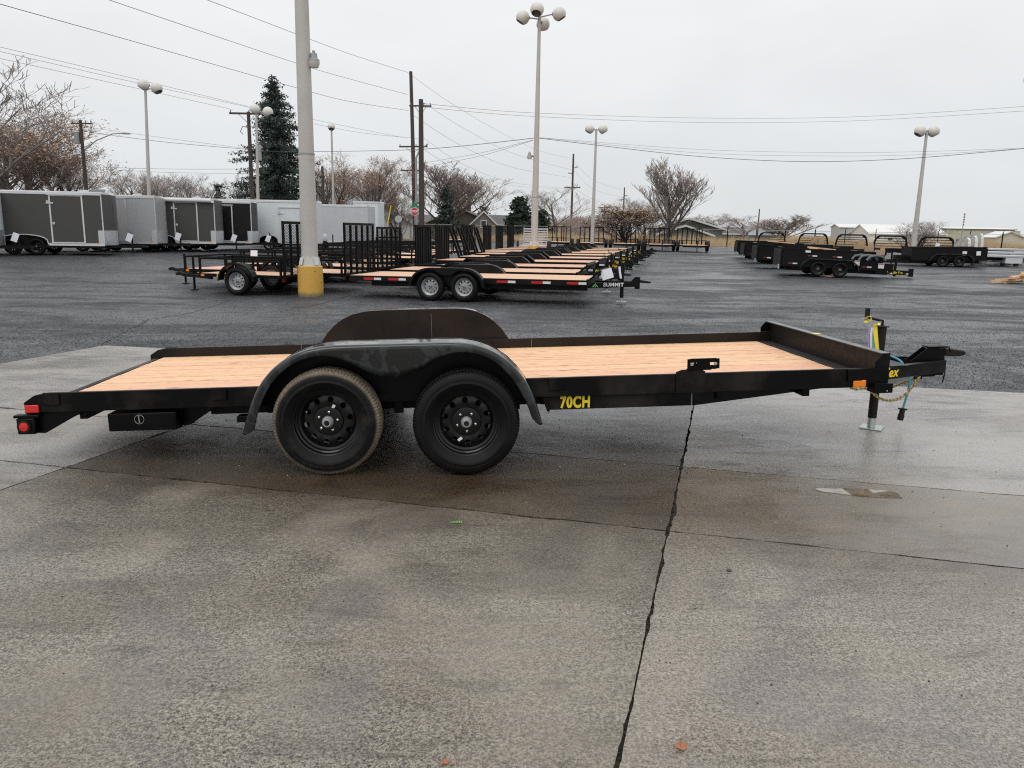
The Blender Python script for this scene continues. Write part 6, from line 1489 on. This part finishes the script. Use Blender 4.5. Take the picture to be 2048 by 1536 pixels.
tree('big bare tree with clinging orange leaves at far left', 'orange', 78, 66, 198, 300, 1.2)
tree('second leaf flecked tree close behind the big one at left', 'orange', 165, 74, 285, 150, 2.9)
tree('bare tree at the far left behind the white trailer', 'broad2', 10, 72, 250, 240, 2.0)
tree('small bare tree left of the twin globe post', 'broad', 268, 88, 335, 95, .5); tree('small bare tree right of the twin globe post', 'broad2', 312, 90, 338, 80, 2.5)
tree('reddish bare tree between the post and the crossarm pole', 'bushy', 365, 88, 348, 110, 1.0); tree('reddish thicket tree behind the charcoal trailer', 'broad2', 420, 92, 352, 110, 3.0)
tree('bare grey tree left of the crossarm pole', 'sparse', 470, 84, 345, 110, 4.0)
tree('orange leaved tree right of the thick lamp pole', 'orange', 660, 84, 312, 120, 3.6); tree('orange leaved tree behind the slim single globe post', 'orange', 722, 86, 310, 110, 5.2)
tree('thin bare tree behind the white trailer end', 'broad', 765, 100, 352, 90, 1.1)
tree('dark bare tree in front of the white garage', 'bushy', 800, 96, 388, 90, .2)
tree('tall bare tree directly right of the dark pole pair', 'upright', 872, 104, 326, 100, 2.0); tree('wide bare tree behind the tan house', 'broad', 935, 108, 335, 125, .9)
tree('reddish bare bush between house and juniper', 'broad2', 1000, 125, 425, 70, .3); tree('bare tree between the four globe post and the thin pole', 'sparse', 1115, 120, 368, 120, 1.5)
tree('low reddish bare tree left of the slim lamp post', 'bushy', 1165, 150, 430, 70, .3)
tree('low reddish bare tree at the distant double arm pole', 'broad2', 1200, 150, 425, 60, 4.3)
tree('clumpy dark tree left of the tall fan shaped tree', 'clumpy', 1256, 86, 408, 115, 2.2, group='bare winter trees'); tree('bare tree merging with the clumpy dark one', 'bushy', 1290, 96, 395, 95, 5.0)
tree('tall fan shaped bare tree before the green house', 'upright', 1334, 78, 318, 78, .8)
tree('bare tree right of the green house', 'broad', 1422, 140, 428, 85, 1.7); tree('round bare tree left of the thin distant pole', 'broad2', 1485, 135, 425, 95, 2.6); tree('wispy bare tree right of the distant house', 'upright', 1577, 120, 428, 80, 4.0)
tree('bare bush at the foot of the right lamp post', 'bushy', 1838, 60, 440, 75, 2.0, name='bare_bush')
tree('low bare thicket behind the row of ramps', 'bushy', 1045, 130, 430, 110, 2.4)
# conifers
def conifer(label, px, D, ytop, width, seed, mat='needles', n_wh=34, taper=1.0, name='spruce_tree', bottom=.06, quad=.17, irregular=.25, per=11, top=.0, tight=1., dens=17):
    p = A(px, hor(px), D); z = .1; H = (hor(px) - ytop) * D * .97 / FPX + CAMH - z; Wd = width * D / FPX / 2; rng = np.random.default_rng(seed); R = random.Random(seed)
    e = thing(name, label, 'tree', (p.x, p.y, z), 0); MB().tube([(0, 0, 0), (0, 0, H * .96)], [H * .018, .02], 8).build('trunk', 'bark', e)
    C = []; br = []
    for k in range(n_wh):
        f = bottom + (1 - bottom) * k / n_wh; zz = H * f; Rm = Wd * (min(1, (1 - f) * 1.9) ** .85 if taper < 0 else (1 - f) ** taper) * (1 + R.uniform(-irregular, irregular) * .6) * min(1, .72 + f * 2.2) + .05
        for j in range(per):
            a = R.uniform(0, math.tau); L = Rm * R.uniform(.7, 1.12); q = Vector((math.cos(a), math.sin(a), 0)); br.append((0, 0, zz, q.x * L, q.y * L, zz - L * .22, .03, .01))
            m_ = max(4, int(L * dens))
            for i in range(m_):
                t_ = (i + R.random()) / m_; s_ = (.10 + .18 * (1 - abs(t_ - .6))) * tight; C.append((q.x * L * t_ + R.gauss(0, s_), q.y * L * t_ + R.gauss(0, s_), zz - L * .22 * t_ + .16 * t_ ** 3 + R.gauss(0, .10) - abs(R.gauss(0, .12))))
    mobj(segs_to_mesh('branches', br, 3, 'bark'), 'branches', e); mobj(quads_mesh('crown', C, quad, mat, rng), 'crown', e); return e
conifer('tall dark blue spruce beside the crossarm pole', 557, 78, 160, 128, 5, n_wh=40, per=16, taper=-1, quad=.09, irregular=.7, tight=.75, dens=32)
conifer('broad dark conifer under the bare trees by the crossing', 892, 100, 372, 62, 8, n_wh=18, taper=.8, quad=.16)
conifer('small dark conifer right of the tan house', 966, 115, 412, 34, 9, n_wh=14, quad=.14)
conifer('round dark green juniper left of the four globe post', 1038, 108, 392, 74, 12, 'needles_green', n_wh=18, taper=.5, name='juniper_tree', quad=.2)
conifer('lower dark green juniper right of the four globe post', 1082, 112, 418, 44, 13, 'needles_green', n_wh=14, taper=.45, name='juniper_tree', quad=.2)
conifer('small dark conifer behind the charcoal trailer', 441, 90, 365, 36, 15, n_wh=14, taper=.8, quad=.16)
# woodland mass low on the horizon, left half
rng = np.random.default_rng(5); big = []; R = random.Random(9)
for k in range(2600):
    px = R.uniform(-150, 1240); D = R.uniform(128, 170); p = A(px, hor(px), D); h_ = R.uniform(2.0, 4.6) * (.75 + .35 * math.sin(px * .021) * math.sin(px * .0137 + 1)); x, y = p.x + R.gauss(0, .5), p.y
    a = (x, y, .1); b = (x + R.gauss(0, .6), y, h_ * .6); c = (b[0] + R.gauss(0, .8), y, h_)
    big.append((*a, *b, .05, .035)); big.append((*b, *c, .035, .02))
    for j in range(4): big.append((*b, b[0] + R.gauss(0, 1.2), y + R.gauss(0, .6), h_ * R.uniform(.7, 1.05), .025, .012))
o = bpy.data.objects.new('woodland', segs_to_mesh('woodland', big, 3, 'twig_red')); col.objects.link(o); tag(o, kind='stuff')
# tall dry grass along and behind the fence
V = []
for k in range(42000):
    t_ = R.random() ** .8; base = fs0 + fd * R.uniform(4, 80) + Vector((0, R.uniform(-.4, 50 * t_ * t_ + 3), 0)); h_ = R.uniform(.6, 1.45) * (.7 + .5 * math.sin(base.x * .35) * math.sin(base.y * .2)); a = R.uniform(0, 3.14); w_ = R.uniform(.02, .05)
    V += [(base.x - w_ * math.cos(a), base.y - w_ * math.sin(a), .15), (base.x + w_ * math.cos(a), base.y + w_ * math.sin(a), .15), (base.x + R.gauss(0, .15), base.y + R.gauss(0, .1), .15 + h_)]
V = np.array(V); F = np.arange(len(V)); me = bpy.data.meshes.new('dry_grass'); me.vertices.add(len(V)); me.vertices.foreach_set('co', V.ravel()); me.loops.add(len(F)); me.polygons.add(len(F) // 3)
me.loops.foreach_set('vertex_index', F.astype(np.int32)); me.polygons.foreach_set('loop_start', np.arange(0, len(F), 3, dtype=np.int32)); me.polygons.foreach_set('loop_total', np.full(len(F) // 3, 3, dtype=np.int32)); me.update(calc_edges=True); me.materials.append(M('dry_grass'))
o = bpy.data.objects.new('dry_grass', me); col.objects.link(o); tag(o, kind='stuff')
